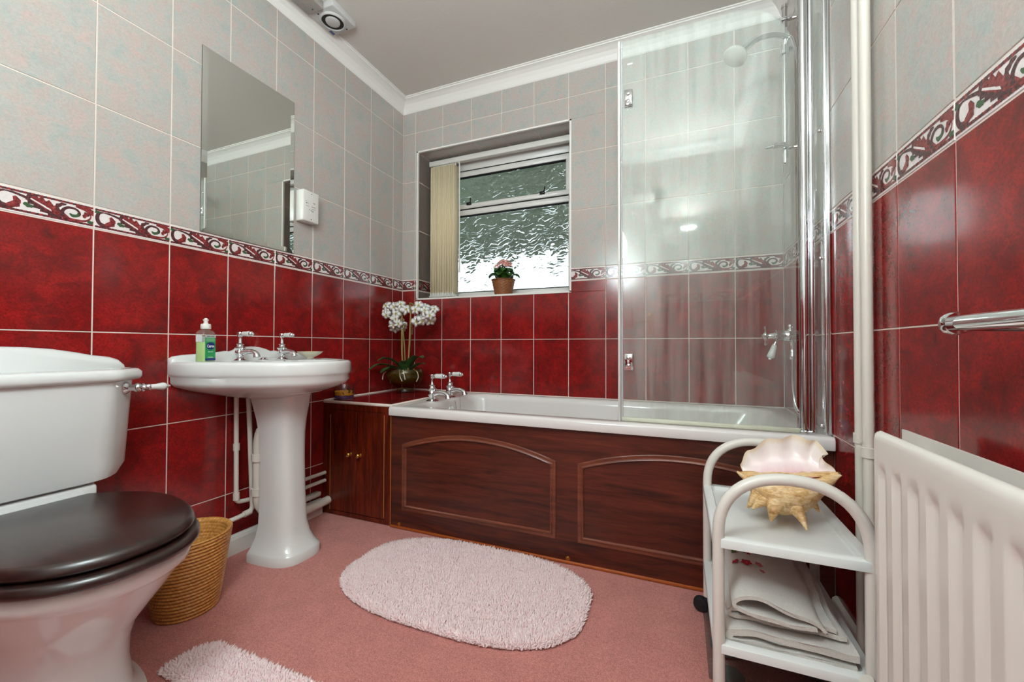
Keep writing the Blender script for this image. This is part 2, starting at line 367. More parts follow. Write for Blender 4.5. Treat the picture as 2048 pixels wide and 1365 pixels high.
# --- printed border: acanthus scroll with rope edges, flat print on the tile (u along, v up; metres)
def border_print():
    polys = []
    BW, BH = 0.197, ZT - ZB - GAP
    def P(u, v): return ((u - 0.5) * BW, (v - 0.5) * BH)
    def strip(pts, wid, mi):
        pts = [Vector((*P(*p), 0)) for p in pts]; pts = crom(pts, 5) if len(pts) > 2 else pts
        n = len(pts); L = []; R_ = []
        for i, p in enumerate(pts):
            t = (pts[min(i + 1, n - 1)] - pts[max(i - 1, 0)]).normalized(); nn = Vector((-t.y, t.x, 0))
            f = i / (n - 1) * (len(wid) - 1); k = min(int(f), len(wid) - 2); w = wid[k] + (wid[k + 1] - wid[k]) * (f - k)
            L.append(p + nn * w * BH / 2); R_.append(p - nn * w * BH / 2)
        for i in range(n - 1): polys.append(([L[i], R_[i], R_[i + 1], L[i + 1]], mi))
    def leaf(spine, wl, mi, mid=None, teeth=5):
        S = crom([Vector((*P(*p), 0)) for p in spine], 6); n = len(S)
        for side in (1, -1):
            for k in range(teeth):
                i0 = int(k * (n - 2) / teeth); i1 = min(int((k + 1.3) * (n - 2) / teeth) + 1, n - 1)
                t = (S[i1] - S[i0]).normalized(); nn = Vector((-t.y, t.x, 0)) * side
                env = sin(pi * min(0.98, (k + 0.9) / (teeth + 0.8))) ** 0.7
                w = wl[0 if side > 0 else 1] * BH * env
                tip = S[i0] * 0.45 + S[i1] * 0.55 + nn * w - t * w * 0.55
                m1 = S[i0] + nn * w * 0.45 - t * w * 0.1; m2 = S[i1] + nn * w * 0.42
                polys.append(([S[i0], m1, tip], mi)); polys.append(([S[i0], tip, m2, S[i1]], mi))
        if mid is not None: strip(spine, [0.05, 0.07, 0.02], mid)
    for v0 in (0.885, 0.115):   # twisted rope edges
        N = 26
        for k in range(N):
            u0, u1 = 0.004 + k * 0.992 / N, 0.004 + (k + 1) * 0.992 / N; s = 0.012
            polys.append(([Vector((*P(u0, v0 - 0.05), 0)), Vector((*P(u1, v0 - 0.038), 0)), Vector((*P(u1 + s * 0, v0 + 0.05), 0)), Vector((*P(u0, v0 + 0.038), 0))], 0 if k % 2 else 1))
    strip([(0.10, 0.80), (0.045, 0.72), (0.03, 0.48), (0.06, 0.27), (0.13, 0.20), (0.19, 0.28)], [0.05, 0.13, 0.15, 0.16, 0.2, 0.1], 1)
    leaf([(0.12, 0.22), (0.2, 0.27), (0.235, 0.42), (0.19, 0.66)], (0.16, 0.14), 0, None, 3)
    strip([(0.08, 0.80), (0.17, 0.79), (0.26, 0.73), (0.33, 0.66)], [0.03, 0.08, 0.1, 0.12], 1)
    leaf([(0.30, 0.76), (0.42, 0.58), (0.55, 0.36), (0.66, 0.20)], (0.30, 0.28), 1, None, 6)
    leaf([(0.34, 0.70), (0.46, 0.52), (0.58, 0.34), (0.72, 0.19)], (0.34, 0.10), 0, 2, 5)
    leaf([(0.50, 0.74), (0.53, 0.58), (0.60, 0.40), (0.70, 0.24)], (0.10, 0.16), 0, None, 4)
    strip([(0.66, 0.22), (0.80, 0.19), (0.92, 0.26), (0.97, 0.45), (0.955, 0.60)], [0.12, 0.1, 0.08, 0.05, 0.03], 0)
    strip([(0.66, 0.24), (0.66, 0.50), (0.72, 0.68), (0.81, 0.66), (0.845, 0.48), (0.80, 0.35), (0.745, 0.40)], [0.16, 0.12, 0.1, 0.09, 0.08, 0.07, 0.04], 1)
    leaf([(0.62, 0.44), (0.60, 0.62), (0.64, 0.74), (0.70, 0.78)], (0.12, 0.05), 1, None, 3)
    strip([(0.735, 0.44), (0.77, 0.36), (0.82, 0.42), (0.825, 0.55)], [0.04, 0.14, 0.1, 0.02], 3)
    leaf([(0.985, 0.55), (0.975, 0.72), (0.93, 0.79), (0.80, 0.80)], (0.14, 0.16), 0, None, 4)
    leaf([(0.975, 0.62), (0.93, 0.58), (0.90, 0.48), (0.895, 0.36)], (0.1, 0.12), 0, None, 3)
    leaf([(0.275, 0.46), (0.30, 0.38), (0.34, 0.36), (0.37, 0.40)], (0.12, 0.08), 3, None, 3)
    leaf([(0.005, 0.80), (0.03, 0.76), (0.06, 0.80)], (0.08, 0.1), 3, None, 2)
    leaf([(0.995, 0.2), (0.965, 0.24), (0.93, 0.20)], (0.08, 0.1), 3, None, 2)
    return polys
BPR = border_print()
_pc = {}
def print_mesh(u0, u1):
    key = (round(u0, 3), round(u1, 3))
    if key in _pc: return _pc[key]
    mb = MB(); off = -(u0 + u1) / 2
    def clip(poly, x, keep):
        out = []
        for i in range(len(poly)):
            a, b = poly[i], poly[(i + 1) % len(poly)]; ia, ib = keep(a.x), keep(b.x)
            if ia: out.append(a)
            if ia != ib: t = (x - a.x) / (b.x - a.x); out.append(a + (b - a) * t)
        return out
    lev = {}
    for i, (poly, mi) in enumerate(BPR):
        q = clip(poly, u0, lambda x: x >= u0)
        if len(q) > 2: q = clip(q, u1, lambda x: x <= u1)
        if len(q) < 3: continue
        y = -0.00025 - 0.0000012 * i
        ar = sum(q[k].x * q[(k + 1) % len(q)].y - q[(k + 1) % len(q)].x * q[k].y for k in range(len(q)))
        if ar < 0: q = q[::-1]
        mb.add([(p.x + off, y, p.y) for p in q], [tuple(range(len(q)))], mi, False)
    me = mb.mesh('leaf_print')
    for k in ('print_red', 'print_dark', 'border_white', 'print_green'): me.materials.append(MATS[k])
    _pc[key] = me; return me

def lay(wall, pos, rz, lines, a0, a1, rows=ROWS, hole=None, skip=None, uoff=None):
    cuts = [a0] + [x for x in lines if a0 + 0.004 < x < a1 - 0.004] + [a1]
    for i in range(len(cuts) - 1):
        for z0, z1, k in rows:
            p0, p1 = cuts[i], cuts[i + 1]
            if skip and skip((p0 + p1) / 2, (z0 + z1) / 2): continue
            x0, x1, b0, b1 = p0 + GAP / 2, p1 - GAP / 2, z0 + GAP / 2, z1 - GAP / 2
            rects = [(x0, x1, b0, b1)]
            if hole:
                hx0, hx1, hz0, hz1 = hole
                if x1 > hx0 and x0 < hx1 and b1 > hz0 and b0 < hz1:
                    rects = []
                    if b0 < hz0 - 0.004: rects.append((x0, x1, b0, hz0))
                    if b1 > hz1 + 0.004: rects.append((x0, x1, hz1, b1))
                    m0, m1 = max(b0, hz0), min(b1, hz1)
                    if x0 < hx0 - 0.004: rects.append((x0, hx0, m0, m1))
                    if x1 > hx1 + 0.004: rects.append((hx1, x1, m0, m1))
            if not rects: continue
            c = ((x0 + x1) / 2, (b0 + b1) / 2)
            me = tile_mesh([(r[0] - c[0], r[1] - c[0], r[2] - c[1], r[3] - c[1]) for r in rects], k)
            t = put('border_tile' if k == 'b' else 'tile', me, None, wall, pos(*c), (0, 0, rz))
            if k == 'b':
                for r in rects:
                    if r[3] - r[2] < 0.05: continue
                    w = r[1] - r[0]
                    # which slice of the printed motif this (possibly cut) tile shows
                    if w > 0.19: u0, u1 = -0.0985, 0.0985
                    elif abs(r[1] - a1) < 0.004: u0, u1 = -0.0985, -0.0985 + w
                    else: u0, u1 = 0.0985 - w, 0.0985
                    put('leaf_print', print_mesh(u0, u1), None, t, ((r[0] + r[1]) / 2 - c[0], 0, 0))

OX0, OX1, OZ0, OZ1, RD = 0.1125, 1.1055, 1.130, 2.066, 0.17   # window opening, reveal depth
T = 0.10
struct('floor', MB().box(-0.1, W + 0.1, FRONT - 0.1, 0.1, -0.05, 0), 'carpet', 'dusky pink fitted carpet')
struct('ceiling', MB().box(-0.1, W + 0.1, FRONT - 0.1, 0.1, CEIL, CEIL + 0.05), 'ceiling_paint', 'plain off-white painted ceiling')
wl = struct('wall_left', MB().box(-T, -0.0015, FRONT - T, T, 0, CEIL), 'grout_wall', 'tiled wall behind the toilet and washbasin')
wb = MB(); y0 = 0.0015
wb.box(0, OX0, y0, RD + 0.1, 0, CEIL).box(OX1, W, y0, RD + 0.1, 0, CEIL).box(OX0, OX1, y0, RD + 0.1, 0, OZ0 - 0.002).box(OX0, OX1, y0, RD + 0.1, OZ1 + 0.002, CEIL)
wb = struct('wall_back', wb, 'grout_wall', 'tiled wall with the window above the bath')
wr = struct('wall_right', MB().box(W + 0.0015, W + T, FRONT - T, T, 0, CEIL), 'grout_wall', 'tiled wall behind the radiator and towel rail')
DX0, DX1, DZ = 0.74, 1.50, 2.02
wf = struct('wall_front', MB().box(0, DX0, FRONT - T, FRONT - 0.0015, 0, CEIL).box(DX1, W, FRONT - T, FRONT - 0.0015, 0, CEIL).box(DX0, DX1, FRONT - T, FRONT - 0.0015, DZ, CEIL), 'grout_wall', 'tiled wall with the door')
LL = [-(0.09818 + 0.2 * k) for k in range(12)][::-1]
BL = [0.09545 + 0.2 * k for k in range(11)]
RL = [0.02656 + 0.2 * k for k in range(13)]
lay(wl, lambda a, b: (0, a, b), pi / 2, LL, FRONT, 0, skip=lambda a, z: a > -0.45 and z < 0.54)
lay(wb, lambda a, b: (a, 0, b), 0, BL, 0, W, hole=(OX0 - 0.004, OX1 + 0.004, OZ0 - 0.006, OZ1 + 0.004), skip=lambda a, z: z < 0.54)
lay(wr, lambda a, b: (W, -a, b), -pi / 2, RL, 0, -FRONT, skip=lambda a, z: a < 0.6 and z < 0.54)
lay(wf, lambda a, b: (-a, FRONT, b), pi, [-2.0 + 0.2 * k for k in range(11)], -W, 0, hole=(-DX1 - 0.06, -DX0 + 0.06, -0.1, DZ + 0.06))
# window reveal: tiles on both cheeks and the head
lay(wb, lambda a, b: (OX0, a, b), pi / 2, [], 0.004, RD, rows=[(max(z0, OZ0 + 0.002), min(z1, OZ1), k) for z0, z1, k in ROWS if z1 > OZ0 + 0.01 and z0 < OZ1])
lay(wb, lambda a, b: (OX1, -a, b), -pi / 2, [], -RD, -0.004, rows=[(max(z0, OZ0 + 0.002), min(z1, OZ1), k) for z0, z1, k in ROWS if z1 > OZ0 + 0.01 and z0 < OZ1])
for i in range(6):
    x0 = max(OX0, BL[i]); x1 = min(OX1, BL[i + 1])
    if x1 - x0 < 0.02: continue
    put('tile', tile_mesh([(-(x1 - x0 - GAP) / 2, (x1 - x0 - GAP) / 2, -RD / 2 + 0.003, RD / 2)], 'w'), None, wb, ((x0 + x1) / 2, RD / 2, OZ1), (pi / 2, 0, 0))
tr = struct('trim_1', MB().box(OX0 - 0.006, OX0 + 0.004, -0.003, 0.01, OZ0 - 0.004, OZ1 + 0.004).box(OX1 - 0.004, OX1 + 0.006, -0.003, 0.01, OZ0 - 0.004, OZ1 + 0.004)
            .box(OX0 - 0.006, OX1 + 0.006, -0.003, 0.01, OZ1 - 0.004, OZ1 + 0.005).box(OX0 - 0.006, OX1 + 0.006, -0.003, 0.01, OZ0 - 0.008, OZ0 + 0.002), 'painted_white', 'cream edge trim framing the window recess')
struct('trim_2', MB().box(OX0, OX1, 0.01, RD + 0.05, OZ0 - 0.02, OZ0), 'gloss_white', 'white window sill in the recess')
# coved cornice
cove = [(0.0, 0.072), (0.005, 0.067), (0.009, 0.06), (0.017, 0.045), (0.030, 0.029), (0.046, 0.018), (0.057, 0.013), (0.0625, 0.012), (0.0625, 0.006), (0.070, 0.005), (0.070, -0.005), (0.0, -0.005)]
def cornice(name, f, a0, a1, label):
    mb = MB(); mb.loft([[f(a0, o, CEIL - d) for o, d in cove], [f(a1, o, CEIL - d) for o, d in cove]], 0, True, True, True, False)
    return struct(name, mb, 'painted_white', label)
cornice('trim_3', lambda a, o, z: (o, a, z), FRONT, 0, 'white coved cornice above the toilet wall')
cornice('trim_4', lambda a, o, z: (a, -o, z), 0, W, 'white coved cornice above the window wall')
cornice('trim_5', lambda a, o, z: (W - o, a, z), FRONT, 0, 'white coved cornice above the radiator wall')
cornice('trim_6', lambda a, o, z: (a, FRONT + o, z), 0, W, 'white coved cornice above the door')
# baseboard with rounded top
def skirt(name, f, a0, a1, label):
    pr = [(0, 0), (0.016, 0), (0.016, 0.058), (0.012, 0.070), (0.004, 0.076), (0, 0.076)]
    mb = MB(); mb.loft([[f(a0, o, z) for o, z in pr], [f(a1, o, z) for o, z in pr]], 0, True, True, True, False); return struct(name, mb, 'gloss_white', label)
skirt('baseboard_left', lambda a, o, z: (o, a, z), FRONT, -0.64, 'white skirting board behind basket and basin pedestal')
skirt('baseboard_right', lambda a, o, z: (W - o, a, z), FRONT, -0.64, 'white skirting board below the radiator')
# door behind the camera
dr = thing('door_1', 'white panelled door with brass lever handle behind the camera', None); dr['kind'] = 'structure'
mb = MB().box(DX0 + 0.03, DX1 - 0.03, FRONT - 0.06, FRONT - 0.02, 0.008, DZ - 0.03)
mb.build('leaf', 'gloss_white', dr)
mb = MB().rbox(DX0 - 0.055, DX0 + 0.028, FRONT - 0.07, FRONT + 0.014, 0, DZ + 0.055, 0.004, 1).rbox(DX1 - 0.028, DX1 + 0.055, FRONT - 0.07, FRONT + 0.014, 0, DZ + 0.055, 0.004, 1).rbox(DX0 - 0.055, DX1 + 0.055, FRONT - 0.07, FRONT + 0.014, DZ - 0.028, DZ + 0.055, 0.004, 1)
mb.build('door_frame', 'gloss_white', dr)
for (xa, xb, za, zb_) in ((0.84, 1.09, 0.2, 0.85), (1.15, 1.40, 0.2, 0.85), (0.84, 1.09, 1.0, 1.85), (1.15, 1.40, 1.0, 1.85)):
    MB().rbox(xa, xb, FRONT - 0.03, FRONT - 0.012, za, zb_, 0.008, 1).build('panel', 'gloss_white', dr)
MB().rbox(1.425, 1.465, FRONT - 0.021, FRONT - 0.012, 0.93, 1.10, 0.003, 1).tube([(1.445, FRONT - 0.02, 1.03), (1.445, FRONT + 0.03, 1.03), (1.43, FRONT + 0.034, 1.03), (1.33, FRONT + 0.034, 1.025)], 0.009, 8).build('handle', 'brass', dr)

# ------------------------------------------------------------------ window
wn = thing('window_1', 'white framed window with leaf patterned obscure glass', None); wn['kind'] = 'structure'
FY = 0.19
mb = MB(); fx0, fx1 = OX0 + 0.004, OX1 - 0.004
mb.rbox(fx0, fx0 + 0.055, FY, FY + 0.05, OZ0, OZ1, 0.004, 1).rbox(fx1 - 0.055, fx1, FY, FY + 0.05, OZ0, OZ1, 0.004, 1)
mb.rbox(fx0, fx1, FY, FY + 0.05, OZ0, 1.182, 0.004, 1).rbox(fx0, fx1, FY, FY + 0.05, 1.986, OZ1, 0.004, 1).rbox(fx0, fx1, FY, FY + 0.05, 1.690, 1.727, 0.004, 1)
mb.build('frame', 'upvc', wn)
s_ = MB(); sx0, sx1 = fx0 + 0.035, fx1 - 0.035
s_.rbox(sx0, sx1, FY - 0.006, FY + 0.03, 1.733, 1.763, 0.004, 1).rbox(sx0, sx1, FY - 0.006, FY + 0.03, 1.944, 1.979, 0.004, 1).rbox(sx0, sx0 + 0.035, FY - 0.005, FY + 0.03, 1.735, 1.977, 0.004, 1).rbox(sx1 - 0.035, sx1, FY - 0.005, FY + 0.03, 1.735, 1.977, 0.004, 1)
sash = s_.build('sash', 'upvc', wn)
MB().box(fx0 + 0.05, fx1 - 0.05, FY + 0.001, FY + 0.02, 1.684, 1.6905).box(fx0 + 0.05, fx1 - 0.05, FY + 0.001, FY + 0.02, 1.1815, 1.186).build('gasket', 'dark_gap', wn)
MB().box(sx0, sx1, FY + 0.001, FY + 0.02, 1.7265, 1.7335).box(sx0, sx1, FY + 0.001, FY + 0.02, 1.978, 1.9865).box(sx0 + 0.03, sx1 - 0.03, FY - 0.003, FY + 0.02, 1.939, 1.9445).build('gasket', 'dark_gap', sash)
MB().box(fx0 + 0.04, fx1 - 0.04, FY + 0.020, FY + 0.026, 1.17, 1.695).build('pane', 'leaf_glass', wn)
MB().box(sx0 + 0.02, sx1 - 0.02, FY + 0.012, FY + 0.018, 1.755, 1.955).build('pane', 'leaf_glass', sash)
for x in (0.385, 0.887):
    MB().rbox(x - 0.016, x + 0.016, FY - 0.018, FY - 0.004, 1.752, 1.768, 0.002, 1).tube([(x + 0.012, FY - 0.015, 1.764), (x + 0.02, FY - 0.028, 1.775), (x + 0.022, FY - 0.03, 1.79)], 0.004, 6).build('catch', 'dark_metal', sash)
# carport roof and paving outside, seen as colour through the glass
tag(MB().box(-4, 6, 0.5, 3.75, 2.28, 2.36).build('carport_roof', 'carport_green'), 'grey-green carport roof seen blurred through the window glass', 'roof')
g_ = MB().box(-8, 10, 0.5, 14, -0.2, -0.1).build('paving', 'paving_pale'); g_['kind'] = 'structure'; g_['label'] = 'dark paving outside the window'

# vertical blind drawn to the left of the window
bl = thing('vertical_blind', 'cream vertical blind drawn to one side of the window', 'blind', (0.13, 0.13, 1.14))
bl.location = (0, 0, 0)
MB().rbox(0.120, 1.098, 0.115, 0.150, 2.018, 2.052, 0.004, 2).build('headrail', 'gloss_white', bl)
vn = MB(); cs_ = [(-0.036 + 0.072 * k / 8) for k in range(9)]
sec = [(0.007 * (1 - (y / 0.036) ** 2) + 0.0007, y) for y in cs_] + [(0.007 * (1 - (y / 0.036) ** 2) - 0.0007, y) for y in cs_[::-1]]
vn.loft([[(x, y, 0) for x, y in sec], [(x, y, 0.83) for x, y in sec]], 0, True, True)
vme = vn.mesh('vane'); vme.materials.append(MATS['fabric_cream'])
hk = MB().rbox(-0.004, 0.004, -0.006, 0.006, 0.83, 0.86, 0.001, 1).mesh('hook'); hk.materials.append(MATS['gloss_white'])
wt = MB().rbox(-0.0025, 0.0025, -0.037, 0.037, -0.022, 0.004, 0.001, 1).mesh('weight'); wt.materials.append(MATS['gloss_white'])
for k in range(14):
    x = 0.150 + k * 0.0125
    o = put('vane', vme, None, bl, (x, 0.132, 1.172), (0, 0, rad(-4 + 3 * sin(k * 2.1))))
    put('hook', hk, None, o); put('weight', wt, None, o)
pts = []
for k in range(14):
    pts += [(0.138 + k * 0.0125, 0.098, 1.158), (0.144 + k * 0.0125, 0.098, 1.149)]
MB().tube(crom(pts, 2), 0.0022, 5).build('spacer_chain', 'gloss_white', bl)
MB().tube([(0.352, 0.105, 2.02), (0.358, 0.103, 1.99), (0.360, 0.102, 1.33), (0.360, 0.102, 1.30)], [0.003, 0.0045, 0.0045, 0.007], 8).build('wand', 'gloss_white', bl)

# ------------------------------------------------------------------ fill lamps added behind the camera, out of view
lx, ly, lz = 1.72, FRONT + 0.02, 1.62
lp = thing('added_uplighter', 'added half-bowl uplighter, unseen behind the camera, giving bounced fill light', 'lamp', (lx, FRONT, lz))
rings = []
for k in range(7):
    t = k / 6; r = 0.06 + 0.13 * sin(t * pi / 2); z = 0.15 * t * t
    rings.append([(r * cos(pi * j / 16), 0.005 + r * 0.85 * sin(pi * j / 16), z) for j in range(17)])
mb = MB().loft(rings, 0, False, False, False)
mb.loft([[(p[0] * 0.95, p[1] * 0.95 + 0.0, p[2] + 0.004) for p in r] for r in rings], 0, True, False, False)
mb.build('bowl', 'gloss_white', lp)
ld = bpy.data.lights.new('fill_bulb', 'AREA'); ld.shape = 'DISK'; ld.size = 0.14; ld.energy = FILL_UPLIGHT; ld.color = (0.825, 0.96, 1.0)
lo = bpy.data.objects.new('fill_bulb', ld); col.objects.link(lo); lo.parent = lp; lo.location = (0, 0.12, 0.13); lo.rotation_euler = (pi - rad(38), 0, 0)

cl_ = thing('added_pendant', 'added opal globe pendant, unseen near the camera, standing in for a flash', 'lamp', (1.13, -2.20, CEIL))
MB().lathe([(0.16 * sin(pi * k / 16), -0.80 - 0.16 * cos(pi * k / 16)) for k in range(17)], n=32).build('globe', 'fill_glow', cl_)
MB().lathe([(0.03, -0.645), (0.03, -0.625), (0.004, -0.62), (0.004, -0.02), (0.05, -0.015), (0.05, 0)], n=24).build('fitting', 'gloss_white', cl_)

# ------------------------------------------------------------------ toilet
TY = -1.69
wc = thing('toilet', 'white ceramic toilet with dark wooden seat and lid', 'toilet', (0, TY, 0))
def egg(xb, xm, xf, hw, hb, z, n=40, p=2.0):
    # plan outline: back at xb (half width hb), widest hw at xm, rounded nose at xf
    pts = []
    for k in range(n // 2 + 1):
        t = k / (n // 2)
        if t < 0.36:
            s = t / 0.36; x = xb + (xm - xb) * s; y = hb + (hw - hb) * sin(s * pi / 2)
        else:
            s = (t - 0.36) / 0.64 * pi / 2; x = xm + (xf - xm) * sin(s); y = hw * cos(s) ** (2 / p)
        pts.append((x, y, z))
    return pts + [(x, -y, z) for x, y, z in pts[-2:0:-1]] + [(pts[0][0], -pts[0][1], z)]
# bowl and foot
prof = [  # xb, xm, xf, hw, hb, z
    (0.10, 0.31, 0.560, 0.142, 0.115, 0.000), (0.10, 0.31, 0.560, 0.142, 0.115, 0.020), (0.11, 0.31, 0.545, 0.130, 0.105, 0.030),
    (0.12, 0.31, 0.528, 0.118, 0.095, 0.055), (0.12, 0.31, 0.520, 0.112, 0.09, 0.12), (0.12, 0.31, 0.526, 0.113, 0.09, 0.17),
    (0.11, 0.32, 0.545, 0.122, 0.09, 0.215), (0.09, 0.34, 0.583, 0.143, 0.095, 0.26), (0.06, 0.36, 0.622, 0.163, 0.10, 0.305),
    (0.04, 0.37, 0.648, 0.175, 0.11, 0.338), (0.03, 0.375, 0.655, 0.179, 0.115, 0.346), (0.03, 0.38, 0.668, 0.187, 0.12, 0.356), (0.03, 0.38, 0.672, 0.189, 0.12, 0.375), (0.03, 0.38, 0.666, 0.185, 0.12, 0.386)]
prof = [q + (40, 2.3) for q in prof]
mb = MB(); mb.loft([egg(*q) for q in prof], 0, True, False)
mb.loft([egg(0.16, 0.39, 0.60, 0.13, 0.08, 0.386), egg(0.18, 0.39, 0.58, 0.11, 0.07, 0.33), egg(0.26, 0.38, 0.50, 0.06, 0.03, 0.22)], 0, False, True)
a_, b_ = egg(0.03, 0.38, 0.666, 0.185, 0.12, 0.386, 40, 2.3), egg(0.16, 0.39, 0.60, 0.13, 0.08, 0.386)
mb.loft([a_, b_])
mb.build('bowl', 'ceramic', wc)
MB().rbox(0.02, 0.185, -0.135, 0.135, 0.36, 0.453, 0.008, 2).build('cistern_shelf', 'ceramic', wc)
# seat ring, lid
def plate(name, xb, xm, xf, hw, hb, z0, z1, r, hole=None):
    mb = MB(); rs = []
    for f, z in ((0.6, z0), (0.0, z0 + r * 0.6), (0.0, z1 - r * 1.1), (0.35, z1 - r * 0.35), (1.0, z1)):
        o = r * f; rs.append(egg(xb + o, xm, xf - o, hw - o, hb - o, z, 48, 2.35))
    if hole:
        h0 = egg(hole[0], xm, hole[1], hole[2], hole[3], z1, 48, 2.35); h1 = egg(hole[0], xm, hole[1], hole[2], hole[3], z0, 48, 2.35)
        mb.loft([h1] + rs + [h0, h1], 0, False, False)
    else: mb.loft(rs, 0, True, True)
    return mb.build(name, 'seat_wood', wc)
plate('seat', 0.205, 0.39, 0.690, 0.197, 0.120, 0.389, 0.412, 0.010, (0.27, 0.58, 0.115, 0.08))
plate('lid', 0.205, 0.39, 0.674, 0.190, 0.117, 0.415, 0.441, 0.013)
MB().tube([(0.195, -0.11, 0.428), (0.195, 0.11, 0.428)], 0.008, 10).lathe([(0.014, 0), (0.014, 0.004), (0.008, 0.006), (0.007, 0.03)], (0.195, 0.09, 0.40)).lathe([(0.014, 0), (0.014, 0.004), (0.008, 0.006), (0.007, 0.03)], (0.195, -0.09, 0.40)).build('hinge', 'chrome', wc)
# cistern: chamfered front corners
def hexp(xf, hw, xc, hf, z, r=0.0): return [(0.006, -hw, z), (xc, -hw, z), (xf, -hf, z), (xf, hf, z), (xc, hw, z), (0.006, hw, z)]
def rounded(poly, r, seg=3):
    out = []; n = len(poly)
    for i in range(n):
        p, a, b = Vector(poly[i]), Vector(poly[i - 1]), Vector(poly[(i + 1) % n])
        d1, d2 = (a - p), (b - p); rr = min(r, d1.length * 0.45, d2.length * 0.45)
        s, e = p + d1.normalized() * rr, p + d2.normalized() * rr
        for k in range(seg + 1):
            t = k / seg; out.append((1 - t) ** 2 * s + 2 * t * (1 - t) * p + t * t * e)
    return out
mb = MB()
mb.loft([rounded(hexp(0.178, 0.185, 0.120, 0.135, 0.455), 0.03), rounded(hexp(0.190, 0.207, 0.130, 0.148, 0.461), 0.03), rounded(hexp(0.196, 0.220, 0.135, 0.152, 0.490), 0.025), rounded(hexp(0.204, 0.232, 0.140, 0.158, 0.725), 0.02), rounded(hexp(0.204, 0.232, 0.140, 0.158, 0.740), 0.02)], 0, True, True)
mb.build('cistern', 'ceramic', wc)
mb = MB()
lidr = [(0.208, 0.238, 0.144, 0.162, 0.727), (0.216, 0.247, 0.150, 0.168, 0.731), (0.219, 0.250, 0.152, 0.170, 0.738), (0.219, 0.250, 0.152, 0.170, 0.752), (0.212, 0.243, 0.147, 0.165, 0.760), (0.200, 0.232, 0.138, 0.155, 0.762), (0.190, 0.222, 0.128, 0.148, 0.757)]
mb.loft([rounded(hexp(*q), 0.018) for q in lidr], 0, True, True)
ups = [(-0.262, 0.757), (-0.258, 0.772), (-0.245, 0.785), (-0.225, 0.793), (-0.200, 0.797), (-0.185, 0.799), (-0.15, 0.808), (-0.1, 0.818), (-0.05, 0.823), (0, 0.825)]
top = ups + [(-y, z) for y, z in ups[-2::-1]]
rb = [[(x, y, z - dz) for y, z in top] + [(x, y, 0.74) for y, z in top[::-1]] for x, dz in ((0.004, 0), (0.018, 0), (0.026, 0.004), (0.031, 0.012))]
mb.loft(rb, 0, True, True)
mb.build('cistern_lid', 'ceramic', wc)
lv = MB()
cdir = Vector((0.064, 0, 0)); base = Vector((0.170, 0.196, 0.706))
nrm = Vector((0.075, 0.064, 0)).normalized(); q = nrm.to_track_quat('Z', 'Y').to_matrix().to_4x4(); q.translation = base
lv.lathe([(0.017, 0), (0.018, 0.004), (0.014, 0.008), (0.009, 0.012), (0.009, 0.022), (0.013, 0.028), (0.013, 0.036), (0.006, 0.042), (0, 0.043)], mat=q, n=20)
hb = base + nrm * 0.032; hd = Vector((-0.10, 1, -0.03)).normalized(); q2 = hd.to_track_quat('Z', 'Y').to_matrix().to_4x4(); q2.translation = hb
lv.lathe([(0.005, 0), (0.007, 0.008), (0.012, 0.012), (0.007, 0.018), (0.0105, 0.023), (0.0105, 0.027), (0.007, 0.030)], mat=q2, n=16)
lv.lathe([(0.004, 0.070), (0.007, 0.073), (0.006, 0.078), (0.003, 0.080), (0.004, 0.083), (0, 0.085)], mat=q2, n=16)
lv.tube([hb, hb + hd * 0.078], 0.004, 8)
lvo = lv.build('flush_lever', 'chrome', wc)
MB().lathe([(0.006, 0.028), (0.0075, 0.031), (0.0085, 0.045), (0.0115, 0.062), (0.0105, 0.069), (0.006, 0.072)], mat=q2, n=16).build('handle', 'ceramic', lvo)
MB().tube([(0.05, 0.165, 0.36), (0.05, 0.165, 0.44)], 0.012, 10).tube([(0.05, 0.165, 0.415), (0.05, 0.165, 0.428)], 0.017, 8).tube([(0.05, 0.165, 0.30), (0.05, 0.165, 0.37)], 0.008, 8).build('supply_connector', 'pipe_white', wc)

# ------------------------------------------------------------------ taps
def make_tap(parent, loc, rotz, s=1.0, lever=rad(0)):
    """pillar tap: spout along local +x, lever along local +x turned by lever"""
    b = MB()
    b.lathe([(0.026, 0), (0.027, 0.003), (0.020, 0.006), (0.013, 0.010), (0.012, 0.020), (0.017, 0.026), (0.018, 0.036), (0.014, 0.044), (0.018, 0.048), (0.020, 0.052), (0.013, 0.057), (0.011, 0.064), (0.014, 0.067), (0.008, 0.071), (0.006, 0.074), (0.006, 0.096), (0.0105, 0.099), (0.0115, 0.108), (0.010, 0.114), (0.0, 0.116)], n=22)
    sp = crom([(0.008, 0, 0.034), (0.035, 0, 0.038), (0.062, 0, 0.037), (0.078, 0, 0.028), (0.082, 0, 0.016)], 5)
    n = len(sp); b.tube(sp, [0.0135 - 0.004 * sin(pi * i / (n - 1)) for i in range(n)], 12, upv=(0, 1, 0))
    R_ = Matrix.Translation((0, 0, 0.1075)) @ Matrix.Rotation(lever, 4, 'Z') @ Matrix.Rotation(pi / 2, 4, 'Y')
    b.lathe([(0.006, 0.004), (0.006, 0.014), (0.0095, 0.016), (0.0095, 0.018), (0.007, 0.019)], mat=R_, n=14)
    b.lathe([(0.009, 0.055), (0.0105, 0.058), (0.0085, 0.064), (0.004, 0.066), (0.0055, 0.070), (0.004, 0.073), (0, 0.074)], mat=R_, n=14)
    o = b.build('tap', 'chrome', parent, loc, (0, 0, rotz)); o.scale = (s, s, s)
    MB().lathe([(0.007, 0.018), (0.0095, 0.020), (0.0095, 0.035), (0.011, 0.050), (0.0095, 0.056)], mat=R_, n=14).build('handle', 'ceramic', o)
    return o

